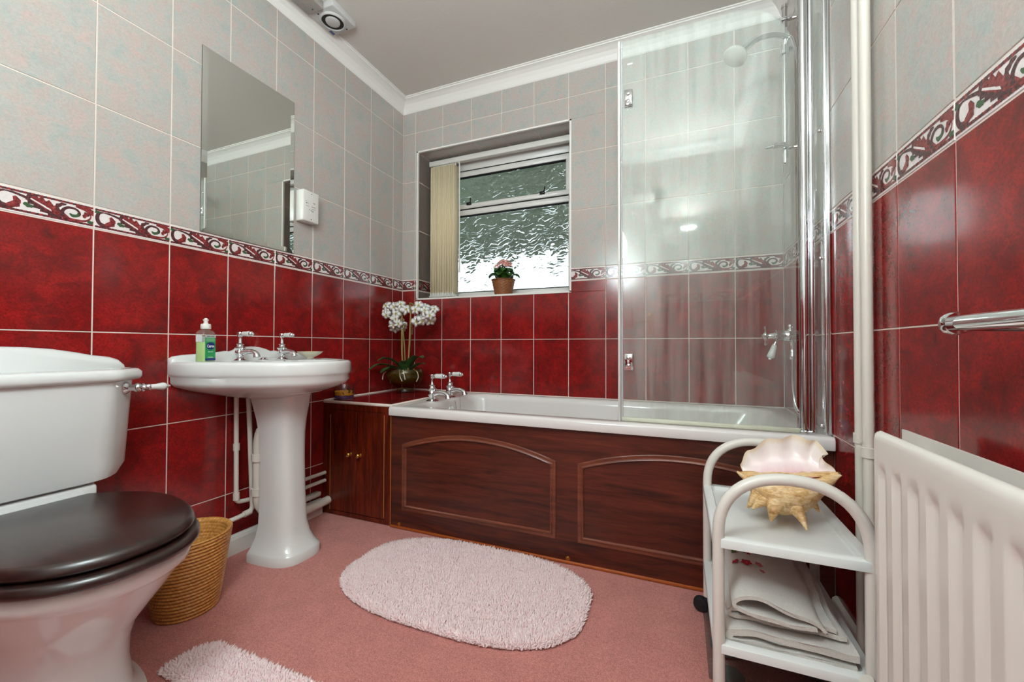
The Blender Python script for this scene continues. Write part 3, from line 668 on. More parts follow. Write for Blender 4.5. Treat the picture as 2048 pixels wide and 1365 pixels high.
# ------------------------------------------------------------------ washbasin on pedestal
BY = -1.01
bs = thing('washbasin', 'white pedestal washbasin with two chrome lever taps', 'washbasin', (0, BY, 0))
half = [(0.004, 0.292), (0.05, 0.296), (0.10, 0.294), (0.15, 0.283), (0.195, 0.262), (0.235, 0.243), (0.28, 0.226), (0.33, 0.203), (0.375, 0.174), (0.415, 0.137), (0.445, 0.095), (0.463, 0.048), (0.468, 0.0)]
def bring(z, inset=0.0, sx=1.0, sy=1.0, cx=0.20):
    c = Vector((0.2, 0, 0)); pts = []
    full = [(x, y) for x, y in half] + [(x, -y) for x, y in half[-2::-1]]
    n = len(full)
    for i, (x, y) in enumerate(full):
        a, b = full[max(i - 1, 0)], full[min(i + 1, n - 1)]
        t = Vector((b[0] - a[0], b[1] - a[1], 0)).normalized(); nn = Vector((t.y, -t.x, 0))
        px, py = x + nn.x * inset, y + nn.y * inset
        if i in (0, n - 1): px = 0.004
        pts.append((cx + (px - 0.2) * sx if i not in (0, n - 1) else max(0.004, cx + (px - 0.2) * sx), py * sy, z))
    return pts
mb = MB()
rings = [bring(0.628, 0, 0.34, 0.34, 0.16), bring(0.640, 0, 0.52, 0.50, 0.165), bring(0.656, 0, 0.72, 0.70, 0.176), bring(0.671, 0, 0.87, 0.86, 0.188), bring(0.684, 0, 0.945, 0.945, 0.196), bring(0.698, 0, 0.972, 0.98, 0.2),
         bring(0.716, 0.008), bring(0.722, 0.003), bring(0.730, 0.0), bring(0.760, 0.0), bring(0.768, 0.003), bring(0.772, 0.009), bring(0.772, 0.018), bring(0.768, 0.026)]
mb.loft(rings, 0, True, False)
inner = [(0.145, 0.20), (0.20, 0.205), (0.27, 0.185), (0.33, 0.155), (0.38, 0.11), (0.405, 0.055), (0.41, 0)]
def iring(z, s, cx=0.26):
    full = [(0.135, 0.10), (0.14, 0.16)] + inner + [(x, -y) for x, y in inner[-2::-1]] + [(0.14, -0.16), (0.135, -0.10)]
    return [(cx + (x - cx) * s, y * s, z) for x, y in full]
mb.loft([iring(0.768, 1.0), iring(0.755, 0.96), iring(0.70, 0.85), iring(0.65, 0.6), iring(0.64, 0.2)], 0, False, True)
# deck between rim and bowl opening
ro, ri = rings[-1], iring(0.768, 1.0)
bm = bmesh.new()
vo = [bm.verts.new(p) for p in ro]; vi = [bm.verts.new(p) for p in ri]
eo = [bm.edges.new((vo[i], vo[(i + 1) % len(vo)])) for i in range(len(vo))]; ei = [bm.edges.new((vi[i], vi[(i + 1) % len(vi)])) for i in range(len(vi))]
bmesh.ops.triangle_fill(bm, edges=eo + ei, use_beauty=True, use_dissolve=False)
bm.verts.index_update(); mb.add([v.co.copy() for v in bm.verts], [tuple(v.index for v in f.verts) for f in bm.faces], 0, False); bm.free()
# scalloped upstand along the wall
us = [(-0.292, 0.770), (-0.291, 0.782), (-0.280, 0.790), (-0.25, 0.795), (-0.20, 0.798), (-0.14, 0.803), (-0.105, 0.808), (-0.085, 0.806), (-0.065, 0.815), (-0.035, 0.823), (0, 0.826)]
tp = us + [(-y, z) for y, z in us[-2::-1]]
mb.loft([[(x, y * f, z - dz) for y, z in tp] + [(x, y * f, 0.745) for y, z in tp[::-1]] for x, dz, f in ((0.003, 0, 1), (0.014, 0, 1), (0.020, 0.004, 0.99), (0.024, 0.012, 0.98))], 0, True, True)
mb.build('basin', 'ceramic', bs)
# pedestal: flattened column flaring at head and foot, faceted front
def pring(z, xf, hw, xb, e):
    n = 32; pts = []
    for k in range(n):
        a = -pi / 2 + pi * k / (n - 1)
        ca, sa = cos(a), sin(a)
        pts.append((xb + (xf - xb) * (abs(ca) ** e), hw * (1 if sa > 0 else -1) * abs(sa) ** e, z))
    return pts
pp = [(0.0, 0.312, 0.108, 0.115, 0.62), (0.030, 0.312, 0.108, 0.115, 0.62), (0.036, 0.306, 0.103, 0.115, 0.62), (0.055, 0.290, 0.092, 0.12, 0.62), (0.085, 0.274, 0.080, 0.125, 0.62), (0.13, 0.263, 0.073, 0.13, 0.64),
      (0.25, 0.256, 0.069, 0.132, 0.66), (0.38, 0.251, 0.068, 0.132, 0.66), (0.48, 0.252, 0.071, 0.126, 0.68), (0.54, 0.257, 0.078, 0.12, 0.7), (0.59, 0.265, 0.088, 0.115, 0.72), (0.640, 0.275, 0.092, 0.10, 0.74)]
pp = [(z, xf, hw * 1.0, xb, e) for z, xf, hw, xb, e in pp]
mb = MB(); mb.loft([pring(*q) for q in pp], 0, True, True); mb.build('pedestal', 'ceramic', bs, (0, 0.026, 0))
make_tap(bs, (0.075, -0.088, 0.769), rad(8), 0.98, rad(-6)); make_tap(bs, (0.075, 0.092, 0.769), rad(-4), 0.98, rad(4))
MB().lathe([(0.018, 0), (0.019, 0.004), (0.010, 0.007), (0.006, 0.010), (0.007, 0.013), (0, 0.014)], (0.085, 0.0, 0.770), n=16).tube(crom([(0.085, 0, 0.782), (0.10, 0.02, 0.779), (0.125, 0.045, 0.774), (0.15, 0.05, 0.764)], 6), 0.0016, 5).build('plug_chain', 'chrome', bs)

# ------------------------------------------------------------------ pipework under the basin
def pipe(name, path, r, label, collars=(), mat='pipe_white', cat='pipe', group=None):
    t = tag(MB().tube(path, r, 12).build(name, mat), label, cat, group)
    for p, d in collars:
        p = Vector(p); d = Vector(d).normalized() * 0.014
        MB().tube([p - d, p + d], r * 1.35, 12).build('collar', mat, t)
    return t
def corner(P, r=0.02, n=5):
    out = [Vector(P[0])]
    for i in range(1, len(P) - 1):
        p, a, b = Vector(P[i]), Vector(P[i - 1]), Vector(P[i + 1]); s = p + (a - p).normalized() * r; e = p + (b - p).normalized() * r
        for k in range(n + 1):
            t = k / n; out.append((1 - t) ** 2 * s + 2 * t * (1 - t) * p + t * t * e)
    return out + [Vector(P[-1])]
pipe('supply_pipe', corner([(0.035, -1.0835, 0.648), (0.035, -1.0795, 0.212), (0.035, -1.026, 0.205), (0.035, -0.98, 0.206), (0.035, -0.644, 0.206)]), 0.0085, 'thin white supply pipe with upper elbow, left of the basin pedestal', [((0.035, -1.081, 0.43), (0, 0, 1)), ((0.035, -1.079, 0.235), (0, 0, 1))])
pipe('supply_pipe', corner([(0.054, -1.050, 0.638), (0.054, -1.046, 0.60), (0.054, -1.026, 0.166), (0.054, -1.076, 0.158), (0.045, -1.20, 0.150), (0.032, -2.0, 0.14)]), 0.009, 'white supply pipe closest to pedestal, running down to the basket', [((0.054, -1.048, 0.162), (0, 1, 0.1))])
pipe('supply_pipe', [(0.035, -0.98, 0.166), (0.035, -0.644, 0.168)], 0.0085, 'lower of two thin white pipes entering the cupboard side')
pipe('waste_pipe', corner([(0.15, -1.0, 0.512), (0.11, -1.03, 0.505), (0.098, -1.036, 0.46), (0.098, -1.036, 0.20), (0.098, -1.015, 0.17)], 0.03), 0.0185, 'thick white waste trap pipe tucked beside the pedestal', [((0.098, -1.036, 0.385), (0, 0, 1)), ((0.098, -1.036, 0.25), (0, 0, 1))])
pipe('waste_pipe', [(0.045, -0.95, 0.055), (0.045, -0.632, 0.070)], 0.020, 'thick white waste pipe low on the wall entering the cupboard')
tag(MB().rbox(0.001, 0.03, -0.95, -0.66, 0.095, 0.118, 0.004, 1).build('pipe_trunking', 'pipe_white'), 'narrow white trunking strip above the low waste pipe', 'trunking')

# ------------------------------------------------------------------ corner cupboard with tiled top
CF = -0.628
cb = thing('corner_cupboard', 'mahogany corner cupboard with two doors and red tiled top', 'cupboard', (0.0, CF, 0))
cb.location = (0, 0, 0)
mb = MB()
mb.box(0.003, 0.418, CF + 0.02, -0.004, 0.002, 0.545)
mb.box(0.003, 0.050, CF, CF + 0.02, 0.002, 0.545).box(0.382, 0.418, CF, CF + 0.02, 0.002, 0.545).box(0.050, 0.382, CF, CF + 0.02, 0.517, 0.545).box(0.050, 0.382, CF, CF + 0.02, 0.002, 0.022)
mb.build('carcass', 'mahogany_gloss', cb)
for x0, x1, kx in ((0.0525, 0.2145, 0.182), (0.2165, 0.3795, 0.240)):
    d_ = MB().rbox(x0, x1, CF - 0.001, CF + 0.017, 0.0245, 0.5145, 0.0012, 1, smooth=False).build('door', 'mahogany_gloss', cb)
    MB().lathe([(0.010, 0.0), (0.010, 0.003), (0.005, 0.006), (0.005, 0.014), (0.010, 0.019), (0.0115, 0.024), (0.008, 0.028), (0, 0.029)], (kx, CF, 0.308), 'Y', 16, mat=Matrix.Translation((0, 2 * CF, 0)) @ Matrix.Scale(-1, 4, (0, 1, 0))).build('knob', 'brass', d_)
for bx in ((0.0502, 0.0524, CF - 0.0015, CF + 0.01, 0.023, 0.49), (0.3797, 0.382, CF - 0.0015, CF + 0.01, 0.03, 0.505), (0.4182, 0.4215, CF - 0.002, CF + 0.02, 0.002, 0.548)):
    MB().box(*bx).build('edge_strip', 'gold_edge', cb)
MB().box(0.003, 0.420, CF + 0.001, -0.003, 0.5455, 0.5525).build('top_board', 'grout', cb)
for xa, xb in ((0.012, 0.198), (0.2, 0.412)):
    for ya, yb in ((CF + 0.013, -0.415), (-0.412, -0.215), (-0.212, -0.012)):
        xm_, ym_ = (xa + xb) / 2, (ya + yb) / 2; w_, h_ = xb - xa - 0.001, yb - ya
        put('top_tile', tile_mesh([(-w_ / 2, w_ / 2, -h_ / 2, h_ / 2)], 'r'), None, cb, (xm_, ym_, 0.5562), (-pi / 2, 0, 0))
MB().rbox(0.002, 0.422, CF - 0.003, CF + 0.012, 0.5455, 0.5585, 0.003, 1).rbox(0.410, 0.4225, CF, -0.003, 0.5485, 0.5585, 0.003, 1).rbox(0.002, 0.012, CF, -0.003, 0.5485, 0.562, 0.003, 1).rbox(0.002, 0.42, -0.012, -0.003, 0.5485, 0.562, 0.003, 1).build('edge_trim', 'grout', cb)

# ------------------------------------------------------------------ bath, panel, bath taps
BX0, BX1, BF = 0.4245, W - 0.003, -0.655
bt = thing('bathtub', 'white bathtub with chrome taps at one end', 'bathtub', (0, 0, 0))
def rr(x0, x1, y0, y1, r, z, n=6):
    out = []
    for cx, cy, a0 in ((x1 - r, y0 + r, -pi / 2), (x1 - r, y1 - r, 0), (x0 + r, y1 - r, pi / 2), (x0 + r, y0 + r, pi)):
        for k in range(n + 1):
            a = a0 + pi / 2 * k / n; out.append((cx + r * cos(a), cy + r * sin(a), z))
    return out
bzT = 0.553
mb = MB(); mb.loft([rr(BX0 + 0.006, BX1, BF + 0.010, -0.003, 0.004, bzT - 0.040), rr(BX0, BX1, BF + 0.002, -0.003, 0.005, bzT - 0.039), rr(BX0, BX1, BF, -0.003, 0.005, bzT - 0.034), rr(BX0, BX1, BF, -0.003, 0.005, bzT - 0.010), rr(BX0 + 0.001, BX1, BF + 0.004, -0.003, 0.006, bzT - 0.002), rr(BX0 + 0.004, BX1 - 0.002, BF + 0.010, -0.005, 0.01, bzT),
    rr(BX0 + 0.11, BX1 - 0.06, BF + 0.055, -0.045, 0.10, bzT), rr(BX0 + 0.118, BX1 - 0.07, BF + 0.063, -0.053, 0.10, bzT - 0.006), rr(BX0 + 0.124, BX1 - 0.085, BF + 0.068, -0.058, 0.10, bzT - 0.03), rr(BX0 + 0.15, BX1 - 0.22, BF + 0.10, -0.09, 0.10, bzT - 0.25), rr(BX0 + 0.19, BX1 - 0.33, BF + 0.14, -0.13, 0.09, bzT - 0.36), rr(BX0 + 0.27, BX1 - 0.42, BF + 0.20, -0.19, 0.08, bzT - 0.38)], 0, False, True)
mb.build('tub', 'acrylic', bt)
make_tap(bt, (0.508, -0.425, bzT), rad(-4), 1.18, rad(2)); make_tap(bt, (0.508, -0.255, bzT), rad(-6), 1.18, rad(0))
MB().lathe([(0.024, 0), (0.022, 0.004), (0.012, 0.006), (0, 0.007)], (0.566, -0.34, 0.50), 'X', 16).build('overflow', 'chrome', bt)
MB().tube(crom([(0.565, -0.30, 0.545), (0.575, -0.30, 0.50), (0.585, -0.30, 0.40)], 6), 0.0013, 5).tube(crom([(0.60, -0.31, 0.575), (0.605, -0.31, 0.5), (0.61, -0.31, 0.40)], 6), 0.0013, 5).build('plug_chain', 'chrome', bt)

PY = -0.632
pn = thing('bath_front_board', 'mahogany bath panel with two arched raised mouldings', 'panel', (0, 0, 0))
MB().box(0.4235, W - 0.004, PY, PY + 0.018, 0.012, 0.5125).build('board', 'mahogany', pn)
def arch(x0, x1, z0, zs, zc, n=22):
    pts = [(x0, z0), (x1, z0), (x1, zs)]
    for k in range(1, n):
        t = k / n; pts.append((x1 + (x0 - x1) * t, zs + (zc - zs) * (1 - (2 * t - 1) ** 2)))
    return pts + [(x0, zs)]
def moulding(x0, x1):
    def inset(poly, d):
        n = len(poly); out = []; P = [Vector((x, z, 0)) for x, z in poly]
        for i in range(n):
            a, p, b = P[i - 1], P[i], P[(i + 1) % n]; t1, t2 = (p - a).normalized(), (b - p).normalized()
            n1, n2 = Vector((-t1.y, t1.x, 0)), Vector((-t2.y, t2.x, 0)); m_ = (n1 + n2); m_ = m_ / max(0.3, m_.dot(n1)); out.append(p + m_ * d)
        return out
    base_ = arch(x0, x1, 0.087, 0.385, 0.450)
    prof_ = [(0.0, 0.001), (0.001, -0.004), (0.004, -0.0055), (0.009, -0.004), (0.013, -0.0035), (0.016, -0.007), (0.019, -0.0085), (0.022, -0.007), (0.024, -0.002), (0.025, 0.001)]
    mb = MB(); mb.loft([[(p.x, PY + dy, p.y) for p in inset(base_, d)] for d, dy in prof_], 0, False, False, True, True); mb.build('moulding', 'moulding', pn)
moulding(0.486, 1.208); moulding(1.292, 2.014)
for x in (0.472, 1.2545, 2.04):
    MB().lathe([(0.0085, 0), (0.0085, 0.002), (0.005, 0.004), (0, 0.0045)], (x, 0, 0), 'Y', 14, mat=Matrix.Translation((0, PY, 0.021)) @ Matrix.Scale(-1, 4, (0, 1, 0))).build('screw_cap', 'brass', pn)
MB().rbox(0.4235, W - 0.004, PY - 0.006, PY + 0.012, 0.001, 0.012, 0.002, 1).build('bottom_strip', 'orange_strip', pn)

# ------------------------------------------------------------------ left wall: mirror, shaver socket; ceiling fan
mr = thing('wall_mirror', 'plain frameless mirror on the wall above the washbasin', 'mirror', (0, -1.0065, 1.256))
mb = MB(); hw, hh, bv = 0.197, 0.70, 0.020
V = [(0.001, -hw, 0), (0.001, hw, 0), (0.001, hw, hh), (0.001, -hw, hh), (0.0045, -hw, 0), (0.0045, hw, 0), (0.0045, hw, hh), (0.0045, -hw, hh), (0.006, -hw + bv, bv), (0.006, hw - bv, bv), (0.006, hw - bv, hh - bv), (0.006, -hw + bv, hh - bv)]
MB().add(V[:8], [(0, 1, 5, 4), (1, 2, 6, 5), (2, 3, 7, 6), (3, 0, 4, 7), (3, 2, 1, 0)], 0, False).build('backing', 'mirror_edge', mr)
MB().add(V[4:], [(0, 1, 5, 4), (1, 2, 6, 5), (2, 3, 7, 6), (3, 0, 4, 7)], 0, False).build('bevel', 'mirror', mr)
MB().add(V[8:], [(0, 1, 2, 3)], 0, False).build('glass', 'mirror', mr)
sk = thing('shaver_socket', 'white plastic shaver socket box beside the mirror', 'socket', (0.0, -0.752, 1.411))
MB().rbox(0.001, 0.050, -0.045, 0.043, 0, 0.145, 0.004, 2).build('housing', 'gloss_white', sk)
for z in (0.012, 0.132): MB().lathe([(0.0022, 0), (0.0022, 0.0008), (0, 0.001)], (0.050, 0.0, z), 'X', 8).build('screw', 'dark_metal', sk)
mb = MB()
for y, z, w, h in ((0.0, 0.052, 0.004, 0.003), (0.008, 0.050, 0.006, 0.003), (-0.010, 0.055, 0.003, 0.003)): mb.box(0.0495, 0.0503, y - w / 2, y + w / 2, z, z + h * 1.3)
mb.build('socket_hole', 'black', sk)['kind'] = 'stuff'
mb = MB()
for y, z, w, h in ((0.016, 0.090, 0.012, 0.003), (0.012, 0.072, 0.022, 0.002), (0.012, 0.062, 0.02, 0.0015), (-0.022, 0.070, 0.018, 0.0015), (-0.030, 0.093, 0.006, 0.001), (-0.030, 0.088, 0.001, 0.006), (-0.020, 0.093, 0.004, 0.001), (-0.026, 0.082, 0.006, 0.004), (-0.016, 0.080, 0.001, 0.008)): mb.box(0.0495, 0.05025, y - w / 2, y + w / 2, z, z + h)
mb.build('markings', 'ink', sk)['kind'] = 'stuff'

fz = 2.366
fn = thing('extractor_fan', 'square white extractor fan on the ceiling above the mirror', 'fan', (0.135, -0.715, fz))
mb = MB(); mb.rbox(-0.073, 0.073, -0.073, 0.073, 0.004, 0.036, 0.004, 2)
mb.build('housing', 'fan_grey', fn)
MB().lathe([(0.052, -0.004), (0.056, -0.002), (0.058, 0.004), (0.049, 0.004), (0.049, -0.0035), (0.052, -0.004)], (0, 0, 0), n=40, caps=False).build('grille_ring', 'fan_grey', fn)
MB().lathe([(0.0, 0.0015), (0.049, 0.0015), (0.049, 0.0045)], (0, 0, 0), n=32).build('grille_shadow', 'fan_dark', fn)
MB().lathe([(0.0, -0.0055), (0.026, -0.0055), (0.031, -0.003), (0.033, 0.003)], (0, 0, 0), n=32).build('centre_disc', 'fan_grey', fn)
for x, y in ((-0.03, -0.058), (0.025, 0.062)): MB().lathe([(0.0, 0.002), (0.0032, 0.002), (0.0035, 0.005)], (x, y, 0), n=10).build('screw', 'dark_metal', fn)
MB().rbox(-0.066, -0.052, 0.040, 0.066, 0.0033, 0.0045, 0.0004, 1).build('badge', 'ink_blue', fn)
tk = thing('duct_trunking', 'cream rectangular duct boxing leading to the extractor fan', 'trunking', (0.112, -0.79, fz))
MB().rbox(-0.045, 0.045, -0.9, -0.002, -0.006, 0.034, 0.002, 1).build('boxing', 'beige_tile', tk)
MB().lathe([(0, -0.0065), (0.003, -0.0065), (0.0035, -0.0055)], (0.0, -0.02, 0), n=10).build('screw', 'dark_metal', tk)

# ------------------------------------------------------------------ shower screen
SY = -0.603
ss = thing('shower_screen', 'hinged clear glass shower screen with rounded top corner on the bath', 'shower screen', (1.75, SY, 0.555)); ss.location = (0, 0, 0)
gx0, gx1, gz0, gz1, R0 = 1.456, 1.998, 0.560, 1.972, 0.17
poly = [(gx0, gz0), (gx1, gz0)] + [(gx1 - R0 + R0 * cos(pi / 2 * k / 16), gz1 - R0 * 1.15 + R0 * 1.15 * sin(pi / 2 * k / 16)) for k in range(17)] + [(gx0, gz1)]
Mx = Matrix(((1, 0, 0, 0), (0, 0, -1, SY + 0.003), (0, 1, 0, 0), (0, 0, 0, 1)))
MB().prism(poly, 0, 0.006, mat=Mx).build('glass_pane', 'screen_glass', ss)
MB().rbox(1.4395, 1.449, SY - 0.010, SY + 0.010, 0.5535, 1.973, 0.002, 1).build('edge_profile', 'upvc', ss)
MB().rbox(1.449, 1.457, SY - 0.004, SY + 0.004, 0.5535, 1.973, 0.002, 1).build('edge_seal', 'seal_clear', ss)
MB().rbox(1.452, 2.008, SY - 0.006, SY + 0.006, 0.5535, 0.568, 0.002, 1).build('bottom_seal', 'seal_cream', ss)
for z in (1.752, 0.772):
    h_ = MB().rbox(1.463, 1.493, SY - 0.013, SY - 0.003, z - 0.030, z + 0.030, 0.002, 1).rbox(1.463, 1.493, SY + 0.003, SY + 0.012, z - 0.030, z + 0.030, 0.002, 1).build('hinge', 'chrome', ss)
    for dz in (-0.014, 0.014): MB().lathe([(0.0075, 0), (0.0075, 0.001), (0.005, 0.003), (0, 0.0035)], (1.478, 0, 0), 'Y', 14, mat=Matrix.Translation((0, SY - 0.013, z + dz)) @ Matrix.Scale(-1, 4, (0, 1, 0))).build('hinge_screw', 'chrome', h_)
MB().rbox(1.474, 1.494, SY - 0.0034, SY - 0.003, 1.878, 1.884, 0.0001, 1).build('maker_mark', 'upvc', ss)
MB().tube([(2.021, SY, 0.5535), (2.021, SY, 2.30)], 0.0125, 18).build('pivot_post', 'chrome', ss)
MB().lathe([(0.019, 0), (0.019, 0.006), (0.014, 0.010)], (2.021, SY, 0.5535), n=20).build('post_foot', 'chrome', ss)
MB().tube([(2.041, SY, 0.5535), (2.041, SY, 2.30)], 0.0075, 12).build('hinge_post', 'chrome', ss)
MB().box(2.005, 2.0075, SY - 0.002, SY + 0.002, 0.568, 2.28).build('post_seal', 'chrome', ss)
MB().rbox(2.048, 2.074, SY - 0.001, SY + 0.003, 0.5535, 2.30, 0.001, 1).build('side_pane', 'screen_glass', ss)
MB().tube([(2.0785, SY, 0.5535), (2.0785, SY, 2.30)], 0.0062, 14).rbox(2.083, W - 0.0005, SY - 0.012, SY + 0.012, 0.5535, 2.30, 0.001, 1).build('wall_channel', 'chrome', ss)
for z in (1.515, 1.109, 0.581): MB().lathe([(0.006, 0), (0.0058, 0.002), (0.004, 0.0045), (0, 0.0055)], (2.064, 0, 0), 'Y', 14, mat=Matrix.Translation((0, SY - 0.001, z)) @ Matrix.Scale(-1, 4, (0, 1, 0))).build('stud', 'chrome', ss)

# ------------------------------------------------------------------ shower: valve, riser rail, handset, hose
SHY = -0.335
sv = thing('shower_valve', 'chrome exposed shower valve with white lever on the tiled end wall', 'shower valve', (W, SHY, 0.871)); sv.location = (0, 0, 0)
mb = MB(); ax = lambda pr, x, n=20: mb.lathe(pr, (x, SHY, 0.871), 'X', n)
mb.lathe([(0.03, W - 0.001), (0.03, W - 0.006), (0.02, W - 0.012), (0.020, 2.04), (0.0215, 2.038), (0.0215, 2.030), (0.020, 2.028), (0.021, 2.0), (0.023, 1.998), (0.023, 1.990), (0.012, 1.985), (0.009, 1.975), (0.007, 1.968), (0.013, 1.964), (0.015, 1.958), (0.012, 1.951), (0.006, 1.948), (0.007, 1.944), (0, 1.942)], (0, SHY, 0.871), 'X', 22)
mb.lathe([(0.012, 0.888), (0.010, 0.895), (0.006, 0.899), (0.009, 0.903), (0.010, 0.908), (0.006, 0.914), (0, 0.915)], (2.040, SHY, 0), n=16)
mb.lathe([(0.011, 0.855), (0.012, 0.845), (0.009, 0.84), (0.009, 0.80), (0.011, 0.798), (0.011, 0.785), (0.006, 0.78)], (2.046, SHY, 0), n=16)
svb = mb.build('valve_body', 'chrome', sv)
MB().tube([(1.958, SHY, 0.871), (1.958, SHY, 0.901)], 0.004, 8).lathe([(0, 0), (0.0065, 0.004), (0.0065, 0.010), (0, 0.014)], (1.958, SHY, 0.895), n=10).tube([(1.958, SHY, 0.871), (1.958, SHY, 0.841)], 0.004, 8).lathe([(0, 0), (0.0065, 0.004), (0.0065, 0.010), (0, 0.014)], (1.958, SHY, 0.833), n=10).tube([(1.958, SHY - 0.03, 0.871), (1.958, SHY + 0.03, 0.871)], 0.004, 8).build('cross_handle', 'chrome', sv)
d_ = Vector((-0.32, -0.12, -1)).normalized(); q3 = d_.to_track_quat('Z', 'Y').to_matrix().to_4x4(); q3.translation = (1.994, SHY, 0.852)
MB().lathe([(0.006, 0), (0.006, 0.012), (0.009, 0.014), (0.009, 0.018)], mat=q3, n=14).build('lever_stem', 'chrome', sv)
MB().lathe([(0.007, 0.018), (0.009, 0.022), (0.013, 0.055), (0.014, 0.065), (0.010, 0.070), (0.006, 0.071), (0.006, 0.076), (0, 0.077)], mat=q3, n=16).build('lever', 'ceramic', sv)
hp = crom([(2.046, SHY, 0.785), (2.046, SHY, 0.70), (2.050, SHY - 0.015, 0.62), (2.060, SHY - 0.05, 0.585), (2.066, SHY - 0.085, 0.62), (2.068, SHY - 0.10, 0.80), (2.066, SHY - 0.095, 1.3), (2.060, SHY - 0.07, 1.8), (2.052, SHY - 0.03, 1.97), (2.040, SHY - 0.012, 2.005), (2.028, SHY - 0.01, 2.008)], 14)
n = len(hp)
tag(MB().tube(hp, [0.0068 + 0.0009 * (i % 2) for i in range(n)], 10).build('shower_hose', 'chrome'), 'flexible chrome hose looping from the shower valve', 'hose')
rl = thing('shower_rail', 'vertical chrome riser rail above the shower valve', 'shower rail', (2.028, SHY, 1.53)); rl.location = (0, 0, 0)
MB().tube([(2.028, SHY, 1.535), (2.028, SHY, 2.13)], 0.0095, 16).lathe([(0.011, 0), (0.011, 0.01), (0, 0.016)], (2.028, SHY, 2.13), n=16).lathe([(0, -0.004), (0.011, 0), (0.011, 0.01)], (2.028, SHY, 1.53), n=16).build('rail', 'chrome', rl)
for z in (1.588, 2.085):
    MB().lathe([(0.022, W - 0.001), (0.022, W - 0.005), (0.012, W - 0.018), (0.007, W - 0.026), (0.007, 2.035), (0.013, 2.033), (0.013, 2.018), (0, 2.015)], (0, SHY, z), 'X', 16).build('wall_bracket', 'chrome', rl)
MB().tube([(2.035, SHY, 1.603), (1.985, SHY - 0.01, 1.600)], 0.010, 12).tube([(1.985, SHY - 0.01, 1.598), (1.96, SHY - 0.012, 1.595)], 0.005, 10).build('soap_holder', 'chrome', rl)
MB().tube([(2.028, SHY, 1.95), (2.028, SHY, 1.985)], 0.016, 14).tube([(2.028, SHY, 1.967), (2.028, SHY - 0.012, 2.0)], 0.010, 12).lathe([(0, 0), (0.009, 0.002), (0.009, 0.014), (0, 0.016)], (2.042, SHY, 1.967), 'X', 12).build('slider', 'chrome', rl)
hs = thing('shower_handset', 'chrome shower handset with white oval head behind the glass', 'shower head', (2.028, SHY - 0.01, 2.008)); hs.location = (0, 0, 0)
hpth = crom([(2.036, SHY - 0.012, 2.007), (1.985, SHY - 0.03, 2.017), (1.935, SHY - 0.045, 2.008), (1.895, SHY - 0.055, 1.982), (1.872, SHY - 0.06, 1.955)], 5); n = len(hpth)
MB().tube(hpth, [0.0095 + 0.005 * (i / (n - 1)) ** 2 for i in range(n)], 12).build('grip', 'chrome', hs)
dh = Vector((-0.45, -0.25, -0.85)).normalized(); q4 = dh.to_track_quat('Z', 'Y').to_matrix().to_4x4(); q4.translation = (1.856, SHY - 0.064, 1.952)
MB().lathe([(0.010, -0.022), (0.030, -0.012), (0.042, 0.0), (0.044, 0.010), (0.040, 0.014), (0, 0.016)], mat=q4, n=26).build('head', 'gloss_white', hs)
# bottles standing in the corner of the bath
b1 = thing('shampoo_bottle', 'slim blue and orange bottle on the bath edge behind the glass', 'bottle', (2.045, -0.53, 0.5535))
MB().loft([rr(-0.017, 0.017, -0.011, 0.011, 0.008, z) for z in (0, 0.075)] + [rr(-0.012, 0.012, -0.008, 0.008, 0.006, 0.088)], 0, True, True).build('body', 'bottle_blue', b1)
MB().loft([rr(-0.0175, 0.0175, -0.0115, 0.0115, 0.008, z) for z in (0.04, 0.062)], 0, False, False).build('label', 'bottle_orange', b1)
MB().lathe([(0.008, 0.088), (0.008, 0.106), (0, 0.108)], n=14).build('cap', 'cap_white', b1)

# ------------------------------------------------------------------ right wall: pipes, towel rail, radiator
for y, z, lb in ((-0.883, 0.600, 'white vertical heating pipe nearer the shower screen'), (-0.929, 0.575, 'white vertical heating pipe nearer the radiator')):
    t = tag(MB().tube([(2.068, y, 0.002), (2.068, y, CEIL - 0.002)], 0.0115, 14).build('heating_pipe', 'pipe_white'), lb, 'pipe', 'vertical heating pipes')
    for zc_ in (z,):
        MB().tube([(2.068, y, zc_ - 0.012), (2.068, y, zc_ + 0.012)], 0.0145, 14).rbox(2.068, W - 0.0005, y - 0.008, y + 0.008, zc_ - 0.01, zc_ + 0.01, 0.002, 1).build('pipe_clip', 'pipe_white', t)
tr_ = thing('towel_rail', 'chrome towel rail on the red tiles above the radiator', 'towel rail', (W, -1.6, 0.86)); tr_.location = (0, 0, 0)
TRX = 1.995
MB().tube([(TRX, -1.415, 0.860), (TRX, -2.02, 0.860)], 0.0105, 18).build('bar', 'chrome', tr_)
for y, s in ((-1.415, 1), (-2.02, -1)):
    MB().lathe([(0.0145, -0.012), (0.016, -0.008), (0.016, 0.0), (0.012, 0.010), (0.006, 0.014), (0, 0.015)], (TRX, y, 0.860), 'Y', 18, mat=Matrix.Translation((0, y, 0)) @ Matrix.Scale(s, 4, (0, 1, 0)) @ Matrix.Translation((0, -y, 0))).build('end_cap', 'chrome', tr_)
    MB().lathe([(0.032, W - 0.001), (0.032, W - 0.005), (0.024, W - 0.014), (0.010, W - 0.030), (0.009, TRX + 0.006)], (0, y - s * 0.012, 0.858), 'X', 24).build('bracket', 'chrome', tr_)
rd = thing('radiator', 'white double panel radiator on the wall below towel rail', 'radiator', (2.0, -1.6, 0.1)); rd.location = (0, 0, 0)
